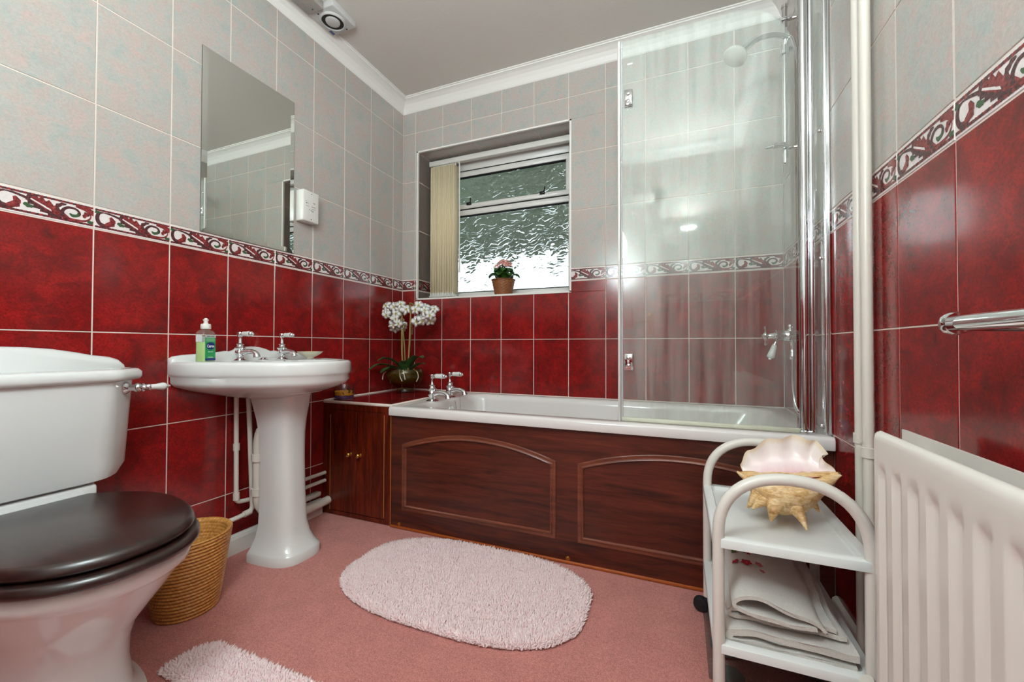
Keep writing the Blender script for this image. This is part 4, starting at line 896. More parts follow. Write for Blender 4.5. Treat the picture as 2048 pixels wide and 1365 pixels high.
def radpanel(xf, y0, y1, z0, z1, sgn):
    # fluted pressed steel sheet with rolled top and side edges; sgn -1: front faces -x
    pitch = 0.0525; ys = [y0]; k = 0
    N = int((y0 - y1) / 0.004)
    ys = [y0 + (y1 - y0) * i / N for i in range(N + 1)]
    zs = [z0, z0 + 0.004, z0 + 0.012, z0 + 0.045, z0 + 0.06, z0 + 0.075, (z0 + z1) / 2, z1 - 0.085, z1 - 0.075, z1 - 0.066, z1 - 0.058, z1 - 0.045, z1 - 0.03, z1 - 0.014, z1 - 0.006, z1 - 0.0015, z1]
    rows = []
    for z in zs:
        e = max(0.0, 1 - (z1 - z) / 0.014); eb = max(0.0, 1 - (z - z0) / 0.012); edge = 0.012 * (1 - math.sqrt(max(0, 1 - e * e))) + 0.012 * (1 - math.sqrt(max(0, 1 - eb * eb)))
        f = min(1, max(0, (z1 - 0.052 - z) / 0.03)) * min(1, max(0, (z - z0 - 0.045) / 0.03)); f = f * f * (3 - 2 * f)
        row = []
        for y in ys:
            d_ = y0 - y; ph = ((d_ - 0.024) % pitch) / pitch; ch = 0.0
            if d_ > 0.024 and (y - y1) > 0.024:
                ch = min(1, max(0, (0.30 - abs(ph - 0.28)) / 0.12)); ch = ch * ch * (3 - 2 * ch)
            es = max(0, 1 - d_ / 0.012) if d_ < 0.012 else 0; er = max(0, 1 - (y - y1) / 0.012) if (y - y1) < 0.012 else 0
            se = 0.012 * (1 - math.sqrt(max(0, 1 - es * es))) + 0.012 * (1 - math.sqrt(max(0, 1 - er * er)))
            row.append((xf - sgn * (max(edge, se) + 0.010 * ch * f), y, z))
        rows.append(row)
    mb = MB(); mb.loft(rows, 0, False, False, False)
    back = [[(xf - sgn * 0.0145, y, z) for y in (ys[0], ys[-1])] for z in (z0, z1)]
    mb.loft(back, 0, False, False, False)
    # closing edges
    mb.loft([rows[-1], [(xf - sgn * 0.0145, y, z1) for y in ys]], 0, False, False, False); mb.loft([rows[0], [(xf - sgn * 0.0145, y, z0) for y in ys]], 0, False, False, False)
    for idx in (0, -1): mb.loft([[r[idx] for r in rows], [(xf - sgn * 0.0145, r[idx][1], r[idx][2]) for r in rows]], 0, False, False, False)
    return mb
radpanel(1.983, -1.19, -2.10, 0.11, 0.671, -1).build('front_panel', 'radiator_white', rd)
radpanel(2.046, -1.18, -2.10, 0.11, 0.675, 1).build('rear_panel', 'radiator_white', rd)
mb = MB()
for y in (-1.26, -2.03): mb.rbox(1.9975, 2.0295, y - 0.02, y + 0.02, 0.115, 0.15, 0.003, 1).rbox(1.9975, 2.0295, y - 0.02, y + 0.02, 0.62, 0.65, 0.003, 1)
mb.build('connector', 'radiator_white', rd)['kind'] = 'stuff'
MB().tube([(2.013, -1.20, 0.135), (2.013, -1.175, 0.135)], 0.013, 12).tube([(2.013, -1.178, 0.135), (2.013, -1.168, 0.135), (2.013, -1.166, 0.002)], 0.010, 12).tube([(2.013, -1.168, 0.135), (1.985, -1.170, 0.178), (1.978, -1.171, 0.188)], [0.014, 0.016, 0.013], 14).build('valve', 'pipe_white', rd)
for y in (-1.4, -1.9): MB().rbox(2.050, W - 0.0005, y - 0.015, y + 0.015, 0.25, 0.6, 0.002, 1).build('wall_bracket', 'radiator_white', rd)

# ------------------------------------------------------------------ trolley by the radiator
tl = thing('bathroom_trolley', 'white two-tier trolley with hoop handles beside the radiator', 'trolley', (1.865, -0.935, 0)); tl.location = (0, 0, 0)
TX0, TX1, TYF, TYR = 1.729, 2.006, -1.122, -0.745
LR = 0.0125
def tray(z, name):
    mb = MB()
    o = [rr(TX0 - 0.012, TX1 + 0.012, TYF - 0.012, TYR + 0.012, 0.02, z + dz) for dz in (-0.020, -0.002)]
    o += [rr(TX0 - 0.010, TX1 + 0.010, TYF - 0.010, TYR + 0.010, 0.018, z), rr(TX0 + 0.010, TX1 - 0.010, TYF + 0.010, TYR - 0.010, 0.014, z), rr(TX0 + 0.014, TX1 - 0.014, TYF + 0.014, TYR - 0.014, 0.012, z - 0.010)]
    mb.loft(o, 0, True, True); return mb.build(name, 'trolley_tray', tl)
tray(0.398, 'upper_tray'); tray(0.164, 'lower_tray')
for y in (TYF, TYR):
    for x in (TX0, TX1):
        MB().tube([(x, y, 0.052), (x, y, 0.400)], LR, 14).build('leg', 'trolley_white', tl)
    hp = [(TX0, y, 0.398)]
    xc, hw_ = (TX0 + TX1) / 2, (TX1 - TX0) / 2
    for k in range(25):
        a = pi - pi * k / 24; hp.append((xc + hw_ * (1 if cos(a) > 0 else -1) * abs(cos(a)) ** 0.9, y, 0.402 + 0.140 * abs(sin(a)) ** 0.85))
    hp.append((TX1, y, 0.398)); MB().tube(hp, LR, 14, upv=(0, 1, 0)).build('hoop_handle', 'trolley_white', tl)
for x, y, a in ((TX0, TYR, 3.0), (TX1, TYR, 0.4), (TX0, TYF, 3.4), (TX1, TYF, 5.9)):
    c_ = Vector((x + 0.020 * cos(a), y + 0.020 * sin(a), 0.0225)); axd = Vector((-sin(a), cos(a), 0)); q5 = axd.to_track_quat('Z', 'Y').to_matrix().to_4x4(); q5.translation = c_
    o = MB().lathe([(0.006, -0.013), (0.019, -0.012), (0.0215, -0.007), (0.0215, 0.007), (0.019, 0.012), (0.006, 0.013)], mat=q5, n=22).build('caster', 'black_rubber', tl)
    MB().tube([(x, y, 0.058), (x, y, 0.035)], 0.007, 8).tube([c_ + Vector((0, 0, 0.0)), (x, y, 0.042)], 0.006, 8).build('caster_fork', 'black_rubber', o)

# ------------------------------------------------------------------ conch shell
cs = thing('conch_shell', 'large spiny conch shell with pink flared lip on the trolley', 'shell', (1.90, -0.95, 0.4))
def L_(x, y, z): return (x - 1.90, y + 0.95, z - 0.4)
ringsd = [(1.799, -0.945, 0.497, 0.004, 0.004), (1.808, -0.945, 0.490, 0.013, 0.014), (1.822, -0.945, 0.478, 0.030, 0.026), (1.840, -0.945, 0.468, 0.046, 0.037), (1.862, -0.945, 0.461, 0.060, 0.046), (1.885, -0.945, 0.460, 0.066, 0.050), (1.908, -0.945, 0.462, 0.064, 0.050), (1.930, -0.947, 0.470, 0.056, 0.045), (1.950, -0.950, 0.483, 0.043, 0.036), (1.968, -0.953, 0.497, 0.030, 0.026), (1.985, -0.957, 0.512, 0.018, 0.016), (2.000, -0.962, 0.523, 0.006, 0.006)]
random.seed(3)
mb = MB(); rs = []
for i, (x, y, z, ry, rz_) in enumerate(ringsd):
    ring = []
    for k in range(28):
        a = 2 * pi * k / 28; rib = 1 + 0.035 * sin(a * 9 + i * 1.3) + 0.03 * sin(i * 2.6 + a * 2)
        ring.append(L_(x + 0.004 * sin(a * 3 + i), y + ry * rib * cos(a), z + rz_ * rib * sin(a)))
    rs.append(ring)
mb.loft(rs, 0, True, True)
def spike(b, t, r0, bend=(0, 0, 0)):
    b, t, bd = Vector(L_(*b)), Vector(L_(*t)), Vector(bend); P_ = [b + (t - b) * k / 7 + bd * sin(pi * k / 7) for k in range(8)]
    mb.tube(P_, [r0 * (1 - (k / 7) ** 1.15) + 0.0022 for k in range(8)], 10)
spike((1.868, -0.985, 0.448), (1.850, -1.018, 0.4095), 0.020, (-0.002, -0.008, 0.004))
spike((1.900, -0.975, 0.445), (1.917, -1.038, 0.4095), 0.019, (0.0, -0.004, 0.008))
spike((1.935, -0.950, 0.455), (1.962, -0.957, 0.427), 0.017, (0.0, 0, 0.006))
spike((1.850, -0.975, 0.450), (1.815, -0.990, 0.424), 0.017, (0, 0, 0.003))
spike((1.835, -0.965, 0.458), (1.808, -0.972, 0.4195), 0.016, (0, 0, 0.003))
spike((1.830, -0.95, 0.482), (1.787, -0.952, 0.503), 0.014, (0.0, 0, -0.003))
spike((1.90, -0.90, 0.450), (1.905, -0.865, 0.4095), 0.017); spike((1.86, -0.905, 0.450), (1.845, -0.88, 0.4095), 0.016); spike((1.815, -0.955, 0.475), (1.797, -0.965, 0.462), 0.010)
mb.build('body', 'shell_body', cs)
# flared lip: sheet from the aperture line up to the wavy rim, concave towards the viewer
edge_pts = [(1.803, -0.930, 0.497), (1.798, -0.925, 0.515), (1.806, -0.918, 0.534), (1.822, -0.910, 0.552), (1.846, -0.904, 0.571), (1.875, -0.900, 0.585), (1.905, -0.900, 0.593), (1.935, -0.903, 0.596), (1.960, -0.910, 0.593), (1.975, -0.920, 0.583), (1.987, -0.932, 0.566), (1.975, -0.936, 0.553), (1.984, -0.945, 0.545), (1.996, -0.958, 0.528)]
low_pts = [(1.815, -0.968, 0.497), (1.822, -0.975, 0.499), (1.835, -0.980, 0.502), (1.848, -0.985, 0.503), (1.864, -0.988, 0.504), (1.880, -0.990, 0.506), (1.897, -0.990, 0.509), (1.912, -0.988, 0.511), (1.928, -0.985, 0.513), (1.943, -0.980, 0.515), (1.957, -0.975, 0.517), (1.968, -0.970, 0.518), (1.980, -0.966, 0.520), (1.994, -0.963, 0.524)]
E1, B1 = crom(edge_pts, 5), crom(low_pts, 5); NR = 14; rows = []; att = []
for k in range(NR + 1):
    t = k / NR; row = []
    for i, (e, b) in enumerate(zip(E1, B1)):
        u = i / (len(E1) - 1); dip = sin(pi * min(1, t * 1.25)) * (0.035 if t < 0.8 else 0.0) * sin(pi * u) ** 0.5
        p = b + (e - b) * t; wav = 0.006 * sin(u * 40) * t * t
        p = p + Vector((0, 0.048 * sin(pi * t) * sin(pi * u) ** 0.5 * (1 - 0.3 * t), -dip * 0.75 * (1 - t)))
        row.append(L_(p.x, p.y + wav, p.z + wav * 0.5)); 
    rows.append(row); att += [t] * len(row)
mb = MB(); mb.loft(rows, 0, False, False, False)
thick = [[(x, y + 0.004, z - 0.001) for x, y, z in r] for r in rows]
mb.loft(thick, 1, False, False, False); att += att[:]
mb.loft([rows[-1], thick[-1]], 0, False, False, False); att += [1.0] * (2 * len(rows[-1]))
lo_ = mb.build('lip', ['shell_lip', 'shell_body'], cs, fix=False, sharp=False)
at = lo_.data.attributes.new('lip', 'FLOAT', 'POINT'); at.data.foreach_set('value', att)

# ------------------------------------------------------------------ towels on the lower tray
def thicken(path, th):
    P_ = [Vector((x, z, 0)) for x, z in path]; n = len(P_); L = []; R_ = []
    for i, p in enumerate(P_):
        t = (P_[min(i + 1, n - 1)] - P_[max(i - 1, 0)]).normalized(); nn = Vector((-t.y, t.x, 0)); L.append(p + nn * th / 2); R_.append(p - nn * th / 2)
    return [(p.x, p.y) for p in L] + [(p.x, p.y) for p in R_[::-1]]
def cloth(paths, th, y0, y1, fz, name, parent, n=26, wob=0.003):
    mb = MB()
    for path in paths:
        pr = thicken([(p.x, p.y) for p in crom([(x, z, 0) for x, z in path], 6)], th); rs = []
        for k in range(n + 1):
            t = k / n; y = y0 + (y1 - y0) * t
            e = 1 - 0.0 * t
            rs.append([(x + wob * sin(t * 9 + z * 40), y + (0.002 * sin(x * 90 + z * 50)) * (1 if k in (0, n) else 0), fz(x, z, t) + wob * 0.5 * sin(x * 60 + t * 7)) for x, z in pr])
        mb.loft(rs, 0, True, True)
    return mb.build(name, 'towel', parent)
tz = 0.1555
t1 = thing('folded_towel', 'thick plain cream towel folded at the bottom of the pile', 'towel', (0, 0, 0), 0, 'towels on the trolley')
cloth([[(1.985, tz + 0.033), (1.90, tz + 0.033), (1.80, tz + 0.034), (1.757, tz + 0.030), (1.749, tz + 0.020), (1.757, tz + 0.010), (1.80, tz + 0.008), (1.90, tz + 0.008), (1.982, tz + 0.008)]], 0.0145, -1.112, -0.79, lambda x, z, t: z + 0.002 * sin(t * 5), 'fold', t1)
t2 = thing('folded_towel', 'cream towel embroidered with red flowers folded on top of the pile', 'towel', (0, 0, 0), 0, 'towels on the trolley')
zb2 = tz + 0.044
def slope(x, z, t): return zb2 + (z - zb2) * (1.0 + 0.25 * t) + 0.020 * t * t * (1 if z > zb2 + 0.012 else 0.3)
cloth([[(1.972, zb2 + 0.010), (1.93, zb2 + 0.008), (1.85, zb2 + 0.007), (1.765, zb2 + 0.008), (1.752, zb2 + 0.016), (1.765, zb2 + 0.024), (1.85, zb2 + 0.023), (1.955, zb2 + 0.022)]], 0.009, -1.085, -0.79, slope, 'lower_fold', t2)
cloth([[(1.915, zb2 + 0.030), (1.86, zb2 + 0.031), (1.80, zb2 + 0.034), (1.768, zb2 + 0.043), (1.764, zb2 + 0.056), (1.785, zb2 + 0.070), (1.82, zb2 + 0.070), (1.87, zb2 + 0.056), (1.915, zb2 + 0.042), (1.930, zb2 + 0.030)]], 0.008, -1.118, -0.80, slope, 'upper_fold', t2)
def ztop(x, y):
    t = (y + 1.118) / 0.318; pts = [(1.764, zb2 + 0.060), (1.785, zb2 + 0.074), (1.82, zb2 + 0.074), (1.87, zb2 + 0.060), (1.915, zb2 + 0.046)]
    for (xa, za), (xb, zb_) in zip(pts, pts[1:]):
        if xa <= x <= xb: return slope(x, za + (zb_ - za) * (x - xa) / (xb - xa), t) + 0.0035
    return slope(x, pts[0][1], t)
random.seed(11); mbs = {'stitch_red': MB(), 'stitch_pink': MB(), 'stitch_green': MB()}
fl = [(1.778, -0.985, 'stitch_red', 0.006), (1.802, -0.990, 'stitch_red', 0.010), (1.83, -0.985, 'stitch_pink', 0.007), (1.833, -1.01, 'stitch_pink', 0.005), (1.800, -0.88, 'stitch_red', 0.008), (1.775, -0.905, 'stitch_pink', 0.006), (1.825, -0.93, 'stitch_red', 0.005), (1.805, -0.925, 'stitch_pink', 0.005), (1.782, -0.94, 'stitch_green', 0.007), (1.812, -0.95, 'stitch_red', 0.004), (1.80, -0.94, 'stitch_green', 0.004), (1.822, -0.90, 'stitch_green', 0.005), (1.795, -0.855, 'stitch_red', 0.005), (1.83, -0.875, 'stitch_green', 0.004), (1.775, -0.86, 'stitch_pink', 0.005)]
for x, y, mt, r in fl:
    for k in range(5):
        a = 2 * pi * k / 5 + x * 50
        px, py = x + cos(a) * r * 0.7, y + sin(a) * r * 0.7
        quad = [(px + cos(a + s) * r * 0.75, py + sin(a + s) * r * 0.6) for s in (0, 1.4, 3.1, 4.5)]
        mbs[mt].add([(qx, qy, ztop(qx, qy) + 0.0025) for qx, qy in quad], [(0, 1, 2, 3)], 0, False)
for mt, mb in mbs.items():
    o = mb.build('embroidery', mt, t2); o['kind'] = 'stuff'

# ------------------------------------------------------------------ glass scale on the floor under the trolley
sc_ = thing('bathroom_scale', 'glass bathroom scale with grey pads under the trolley', 'scale', (1.858, -0.9100, 0))
MB().rbox(-0.145, 0.145, -0.147, 0.147, 0.024, 0.031, 0.0015, 1).build('platform', 'scale_glass', sc_)
for x in (-0.098, 0.098):
    o = MB().loft([[(x + 0.036 * cos(2 * pi * k / 24), y0_ + 0.036 * sin(2 * pi * k / 24) * (1 if sin(2 * pi * k / 24) * s > 0 else 1), z) for s, y0_ in ((1, 0.0),) for k in range(24)] for z in (0.012, 0.0238)], 0, True, True)
    o.build('sensor_pad', 'scale_grey', sc_)
    for y in (-0.115, 0.115):
        p_ = MB().lathe([(0.034, 0.012), (0.034, 0.0236), (0, 0.0238)], (x, y, 0), n=24).build('corner_pad', 'scale_grey', sc_)
        MB().lathe([(0.020, 0.0005), (0.022, 0.012)], (x, y, 0), n=18).build('foot', 'scale_dark', p_)
MB().rbox(-0.05, 0.05, 0.07, 0.12, 0.010, 0.0238, 0.003, 1).build('display', 'scale_dark', sc_)

# ------------------------------------------------------------------ wicker waste basket
bk = thing('waste_basket', 'golden coiled wicker waste basket beside the toilet', 'basket', (0.205, -1.345, 0))
N = 22; prof = []
Hk, rb_, rt_ = 0.232, 0.081, 0.114
prof.append((0.0, 0.003)); prof.append((rb_ - 0.005, 0.003))
for i in range(N):
    z0 = Hk * i / N; r0 = rb_ + (rt_ - rb_) * (i + 0.5) / N; hz = Hk / N
    for a in (-88, -60, -30, 0, 30, 60, 88): prof.append((r0 + 0.0062 * cos(rad(a)) - 0.002, z0 + hz / 2 + hz / 2 * sin(rad(a))))
prof.append((rt_ + 0.004, Hk + 0.002)); prof.append((rt_, Hk + 0.006)); prof.append((rt_ - 0.005, Hk + 0.003))
for i in range(N - 1, 0, -1):
    z0 = Hk * i / N; r0 = rb_ + (rt_ - rb_) * (i + 0.5) / N - 0.007; hz = Hk / N
    for a in (50, 0, -50): prof.append((r0 - 0.004 * cos(rad(a)), z0 + hz / 2 + hz / 2 * sin(rad(a))))
prof.append((rb_ - 0.01, 0.010)); prof.append((0, 0.010))
MB().lathe(prof, n=72).build('coils', 'wicker_gold', bk, sharp=False)

# ------------------------------------------------------------------ fluffy mats
def fluffy(name, label, inside, bounds, outline, spacing, h, loc, seed):
    rnd = random.Random(seed); t = thing(name, label, 'mat', loc)
    n = len(outline)
    mb = MB(); mb.loft([[(x, y, 0.001) for x, y in outline], [(x, y, 0.006) for x, y in outline]], 0, True, True); mb.build('backing', 'rug_base', t)
    V = []; F = []
    x0, x1, y0, y1 = bounds; y = y0
    while y < y1:
        x = x0
        while x < x1:
            px, py = x + rnd.uniform(-.4, .4) * spacing, y + rnd.uniform(-.4, .4) * spacing
            d = inside(px, py)
            if d > -0.004:
                e = max(0, 1 - d / 0.02); hh_ = h * rnd.uniform(0.75, 1.15) * (1 - 0.25 * e)
                ang = rnd.uniform(0, 6.28); ln = rnd.uniform(0.1, 0.6) * h
                gx = (inside(px + 0.004, py) - inside(px - 0.004, py)); gy = (inside(px, py + 0.004) - inside(px, py - 0.004)); g = math.hypot(gx, gy) + 1e-9
                ring_ = sin(d * 2 * pi / 0.026) * 0.35
                lx_ = cos(ang) * ln - gx / g * h * (0.55 * e + ring_); ly_ = sin(ang) * ln - gy / g * h * (0.55 * e + ring_)
                r = spacing * 0.62; b = len(V); zb_ = 0.004
                for k in range(4):
                    a = ang + k * pi / 2; V.append((px + cos(a) * r, py + sin(a) * r, zb_))
                for k in range(4):
                    a = ang + k * pi / 2; V.append((px + lx_ * 0.6 + cos(a) * r * 0.8, py + ly_ * 0.6 + sin(a) * r * 0.8, zb_ + hh_ * 0.65))
                V.append((px + lx_, py + ly_, zb_ + hh_))
                for k in range(4):
                    j = (k + 1) % 4; F.append((b + k, b + j, b + 4 + j, b + 4 + k)); F.append((b + 4 + k, b + 4 + j, b + 8))
            x += spacing
        y += spacing
    me = bpy.data.meshes.new('pile'); me.from_pydata(V, [], F); me.polygons.foreach_set('use_smooth', [True] * len(F)); me.update()
    put('pile', me, 'rug_pink', t)['kind'] = 'stuff'
    return t
RA, RB, RP = 0.436, 0.252, 2.7
def in_oval(x, y):
    s = (abs(x / RA) ** RP + abs(y / RB) ** RP) ** (1 / RP); return (1 - s) * (RB if abs(y) > 1e-9 else RA)
ov = [(RA * (1 if cos(a) > 0 else -1) * abs(cos(a)) ** (2 / RP), RB * (1 if sin(a) > 0 else -1) * abs(sin(a)) ** (2 / RP)) for a in [2 * pi * k / 72 for k in range(72)]]
fluffy('bath_mat', 'pale pink oval tufted bath mat in front of the bath panel', in_oval, (-RA, RA, -RB, RB), ov, 0.0052, 0.013, (0.947, -0.900, 0), 1)
def in_rect(x, y):
    # pedestal mat with a cut-out for the toilet foot
    hx, hy, r = 0.27, 0.275, 0.07; qx, qy = abs(x) - hx + r, abs(y) - hy + r
    d = -(math.hypot(max(qx, 0), max(qy, 0)) + min(max(qx, qy), 0) - r)
    d2 = max(abs(y) - 0.15, x + 0.12)
    return min(d, d2)
po = []
for (cx, cy, a0) in ((0.2, -0.205, -pi / 2), (0.2, 0.205, 0), (-0.2, 0.205, pi / 2)):
    for k in range(7): a = a0 + pi / 2 * k / 6; po.append((cx + 0.07 * cos(a), cy + 0.07 * sin(a)))
po += [(-0.27, 0.15), (-0.12, 0.15), (-0.12, -0.15), (-0.27, -0.15)]
for k in range(7): a = pi + pi / 2 * k / 6; po.append((-0.2 + 0.07 * cos(a), -0.205 + 0.07 * sin(a)))
fluffy('pedestal_mat', 'pale pink tufted mat on the carpet round the toilet foot', in_rect, (-0.27, 0.27, -0.275, 0.275), po, 0.0050, 0.011, (0.70, TY + 0.005, 0), 2)

# ------------------------------------------------------------------ things on the basin and cupboard top
bo = thing('soap_bottle', 'clear hand soap bottle with green liquid on the basin edge', 'bottle', (0.118, -1.248, 0.7715), rad(20))
def bsec(s, z, w=0.0275, d=0.0175): return rr(-d * s, d * s, -w * s, w * s, 0.009 * s, z, 5)
MB().loft([bsec(0.94, 0), bsec(1, 0.003), bsec(1, 0.094), bsec(0.97, 0.101), bsec(0.85, 0.107), bsec(0.62, 0.111), [(0.010 * cos(2 * pi * k / 24 - pi / 4), 0.010 * sin(2 * pi * k / 24 - pi / 4), 0.113) for k in range(24)], [(0.010 * cos(2 * pi * k / 24 - pi / 4), 0.010 * sin(2 * pi * k / 24 - pi / 4), 0.117) for k in range(24)]], 0, True, True).build('body', 'bottle_clear', bo)
MB().loft([bsec(0.9, 0.002), bsec(0.95, 0.004), bsec(0.95, 0.069)], 0, True, True).build('liquid', 'soap_liquid', bo)
MB().lathe([(0.0145, 0.115), (0.0155, 0.117), (0.0150, 0.130), (0.0135, 0.133), (0.007, 0.134), (0.006, 0.141), (0.0088, 0.146), (0.009, 0.1475), (0.006, 0.149), (0.004, 0.153), (0, 0.154)], n=22).build('pump_cap', 'cap_white', bo)
MB().box(-0.0178, -0.0172, -0.02, 0.02, 0.068, 0.09).build('back_label', 'label_grey', bo)
MB().box(-0.012, 0.010, -0.0280, -0.0277, 0.070, 0.094).build('side_label', 'label_grey', bo)
lbm = MB().box(0.0174, 0.0179, -0.023, 0.023, 0.006, 0.088)
lb_ = lbm.build('label', 'label_green', bo)
MB().box(0.0178, 0.0182, -0.023, 0.023, 0.005, 0.013).build('label_band', 'label_blue', lb_)
MB().box(0.0178, 0.0182, -0.023, 0.023, 0.085, 0.094).build('label_band', 'label_grey', lb_)
MB().box(0.0178, 0.0181, -0.019, 0.019, 0.071, 0.083).build('label_band', 'label_mint', lb_)
MB().loft([[(x, 0.020 * cos(2 * pi * k / 28), 0.056 + 0.0125 * sin(2 * pi * k / 28)) for k in range(28)] for x in (0.0178, 0.0184)], 0, True, True).build('label_oval', 'label_blue', lb_)
def letters(txt, size, y, z, mat, x=0.0186, bold=False):
    put('lettering', text_mesh(txt, size, 'lettering', bold), mat, lb_, (x, y, z), (pi / 2, 0, pi / 2))
letters('Carex', 0.0135, 0.0, 0.055, 'cap_white', bold=True); letters('HAND WASH', 0.0058, 0, 0.0895, 'ink', 0.0184); letters('aloe vera', 0.006, 0, 0.036, 'cap_white', 0.0181); letters('moisturising', 0.0045, 0, 0.017, 'cap_white', 0.0181)

ds = thing('soap_dish', 'pale scalloped soap dish on the edge of the washbasin', 'soap dish', (0.105, -0.800, 0.7715))
rings = []
for r, z in ((0.014, 0.0), (0.016, 0.006), (0.030, 0.012), (0.046, 0.022), (0.056, 0.032), (0.053, 0.032), (0.043, 0.024), (0.028, 0.016), (0.004, 0.014)):
    rings.append([(r * 0.85 * cos(2 * pi * k / 40) * (1 + 0.04 * cos(10 * 2 * pi * k / 40) * (r > 0.04)), r * 1.05 * sin(2 * pi * k / 40) * (1 + 0.04 * cos(10 * 2 * pi * k / 40) * (r > 0.04)), z) for k in range(40)])
MB().loft(rings, 0, True, True).build('bowl', 'dish_cream', ds)
sp_ = MB(); sp_.loft([[(s * 0.024 * cos(2 * pi * k / 24), s * 0.036 * sin(2 * pi * k / 24), z) for k in range(24)] for s, z in ((0.7, 0.0), (0.95, 0.003), (1.0, 0.008), (0.92, 0.013), (0.6, 0.016))], 0, True, True)
tag(sp_.build('soap_bar', 'soap_orange', None, (0.105, -0.800, 0.7885)), 'orange soap bar lying in the pale soap dish', 'soap')

jr = thing('candle_jar', 'small glass jar with yellow band on the tiled cupboard top', 'jar', (0.058, -0.548, 0.5565))
MB().lathe([(0.046, 0.0), (0.049, 0.003), (0.049, 0.072), (0.047, 0.074), (0.0455, 0.072), (0.0455, 0.006), (0, 0.005)], n=32).build('glass', 'jar_glass', jr)
MB().lathe([(0.0445, 0.007), (0.0445, 0.020), (0, 0.0205)], n=28).build('wax', 'wax_purple', jr)
mb = MB(); rs = []
for z in (0.022, 0.040): rs.append([(0.0452 * cos(2 * pi * k / 36), 0.0452 * sin(2 * pi * k / 36), z + 0.003 * sin(k * 1.7) * (1 if z > 0.03 else -0.6)) for k in range(36)])
mb.loft(rs, 0, True, True); mb.build('wax', 'wax_yellow', jr)
random.seed(5); mb = MB()
for k in range(16):
    a = random.uniform(0, 6.28); z = random.uniform(0.024, 0.040); b = a + random.uniform(-.25, .25)
    mb.tube([(0.0462 * cos(a), 0.0462 * sin(a), z), (0.0464 * cos((a + b) / 2), 0.0464 * sin((a + b) / 2), z + 0.006), (0.0460 * cos(b), 0.0460 * sin(b), z + 0.014)], [0.0022, 0.0030, 0.0008], 5)
mb.build('twig', 'twig_brown', jr)['kind'] = 'stuff'

# ------------------------------------------------------------------ orchid in a glass bowl
oc = thing('orchid', 'white orchid in a dark glass footed bowl on the cupboard', 'plant', (0.160, -0.180, 0.5565))
MB().lathe([(0.052, 0.0), (0.054, 0.006), (0.048, 0.014), (0.046, 0.024), (0.060, 0.036), (0.088, 0.055), (0.106, 0.080), (0.112, 0.105), (0.108, 0.128), (0.098, 0.143), (0.094, 0.143), (0.104, 0.126), (0.108, 0.105), (0.102, 0.082), (0.084, 0.058), (0, 0.045)], n=40).build('bowl', 'bowl_glass', oc)
MB().lathe([(0, 0.047), (0.082, 0.0595), (0.099, 0.083), (0.104, 0.105), (0.099, 0.122), (0.05, 0.132), (0, 0.134)], n=32).build('moss', 'soil', oc)
def leafm(path, wid, fold=0.25, name='leaf', mat='leaf_green', parent=None, n=6):
    C_ = crom(path, n); rows = []; N = len(C_)
    for i, p in enumerate(C_):
        t = (C_[min(i + 1, N - 1)] - C_[max(i - 1, 0)]).normalized(); s = t.cross(Vector((0, 0, 1)))
        s = s.normalized() if s.length > 1e-4 else Vector((1, 0, 0)); u = s.cross(t); w = wid * sin(pi * min(0.999, (i + 0.6) / (N - 0.2))) ** 0.65
        rows.append([p - s * w + u * w * fold, p - s * w * 0.5 + u * w * fold * 0.35, p, p + s * w * 0.5 + u * w * fold * 0.35, p + s * w + u * w * fold] + [p + s * w * 0.5 + u * (w * fold * 0.35 - 0.0016), p - Vector((0, 0, 0.0016)), p - s * w * 0.5 + u * (w * fold * 0.35 - 0.0016)])
    return MB().loft(rows, 0, True, True).build(name, mat, parent)
for path, w in (([(0.01, -0.01, 0.125), (0.06, -0.03, 0.175), (0.115, -0.04, 0.21), (0.155, -0.05, 0.205)], 0.030), ([(0.01, 0.01, 0.125), (0.07, -0.01, 0.150), (0.12, -0.02, 0.172), (0.15, -0.02, 0.170)], 0.018),
                ([(-0.01, -0.01, 0.125), (-0.04, -0.05, 0.18), (-0.075, -0.09, 0.20), (-0.10, -0.12, 0.185)], 0.026), ([(-0.01, -0.01, 0.125), (-0.05, -0.06, 0.155), (-0.10, -0.11, 0.165), (-0.13, -0.16, 0.135)], 0.022),
                ([(-0.01, -0.01, 0.125), (-0.03, -0.06, 0.145), (-0.055, -0.10, 0.138), (-0.07, -0.13, 0.12)], 0.026), ([(0.0, -0.01, 0.12), (0.02, -0.05, 0.16), (0.04, -0.07, 0.18), (0.06, -0.09, 0.19)], 0.018)):
    leafm(path, w * 1.25, 0.28, 'leaf', 'leaf_green', oc)
stems = [([(-0.01, 0, 0.12), (-0.022, -0.005, 0.25), (-0.020, -0.01, 0.40), (-0.03, -0.02, 0.50), (-0.06, -0.04, 0.50)], 'stem_green'), ([(0.0, 0, 0.12), (0.002, -0.01, 0.26), (-0.015, -0.01, 0.42), (-0.005, -0.02, 0.53)], 'stem_green'),
         ([(0.015, 0, 0.12), (0.035, -0.005, 0.28), (0.045, -0.01, 0.44), (0.045, -0.02, 0.52), (0.09, -0.03, 0.50)], 'stem_green')]
for p_, mt in stems: MB().tube(crom(p_, 8), 0.0042, 8).build('stem', mt, oc)
for p_ in ([(-0.012, -0.012, 0.12), (-0.014, -0.016, 0.52)], [(0.028, -0.012, 0.12), (0.050, -0.016, 0.51)]): MB().tube(p_, 0.0032, 7).build('cane', 'stem_cane', oc)
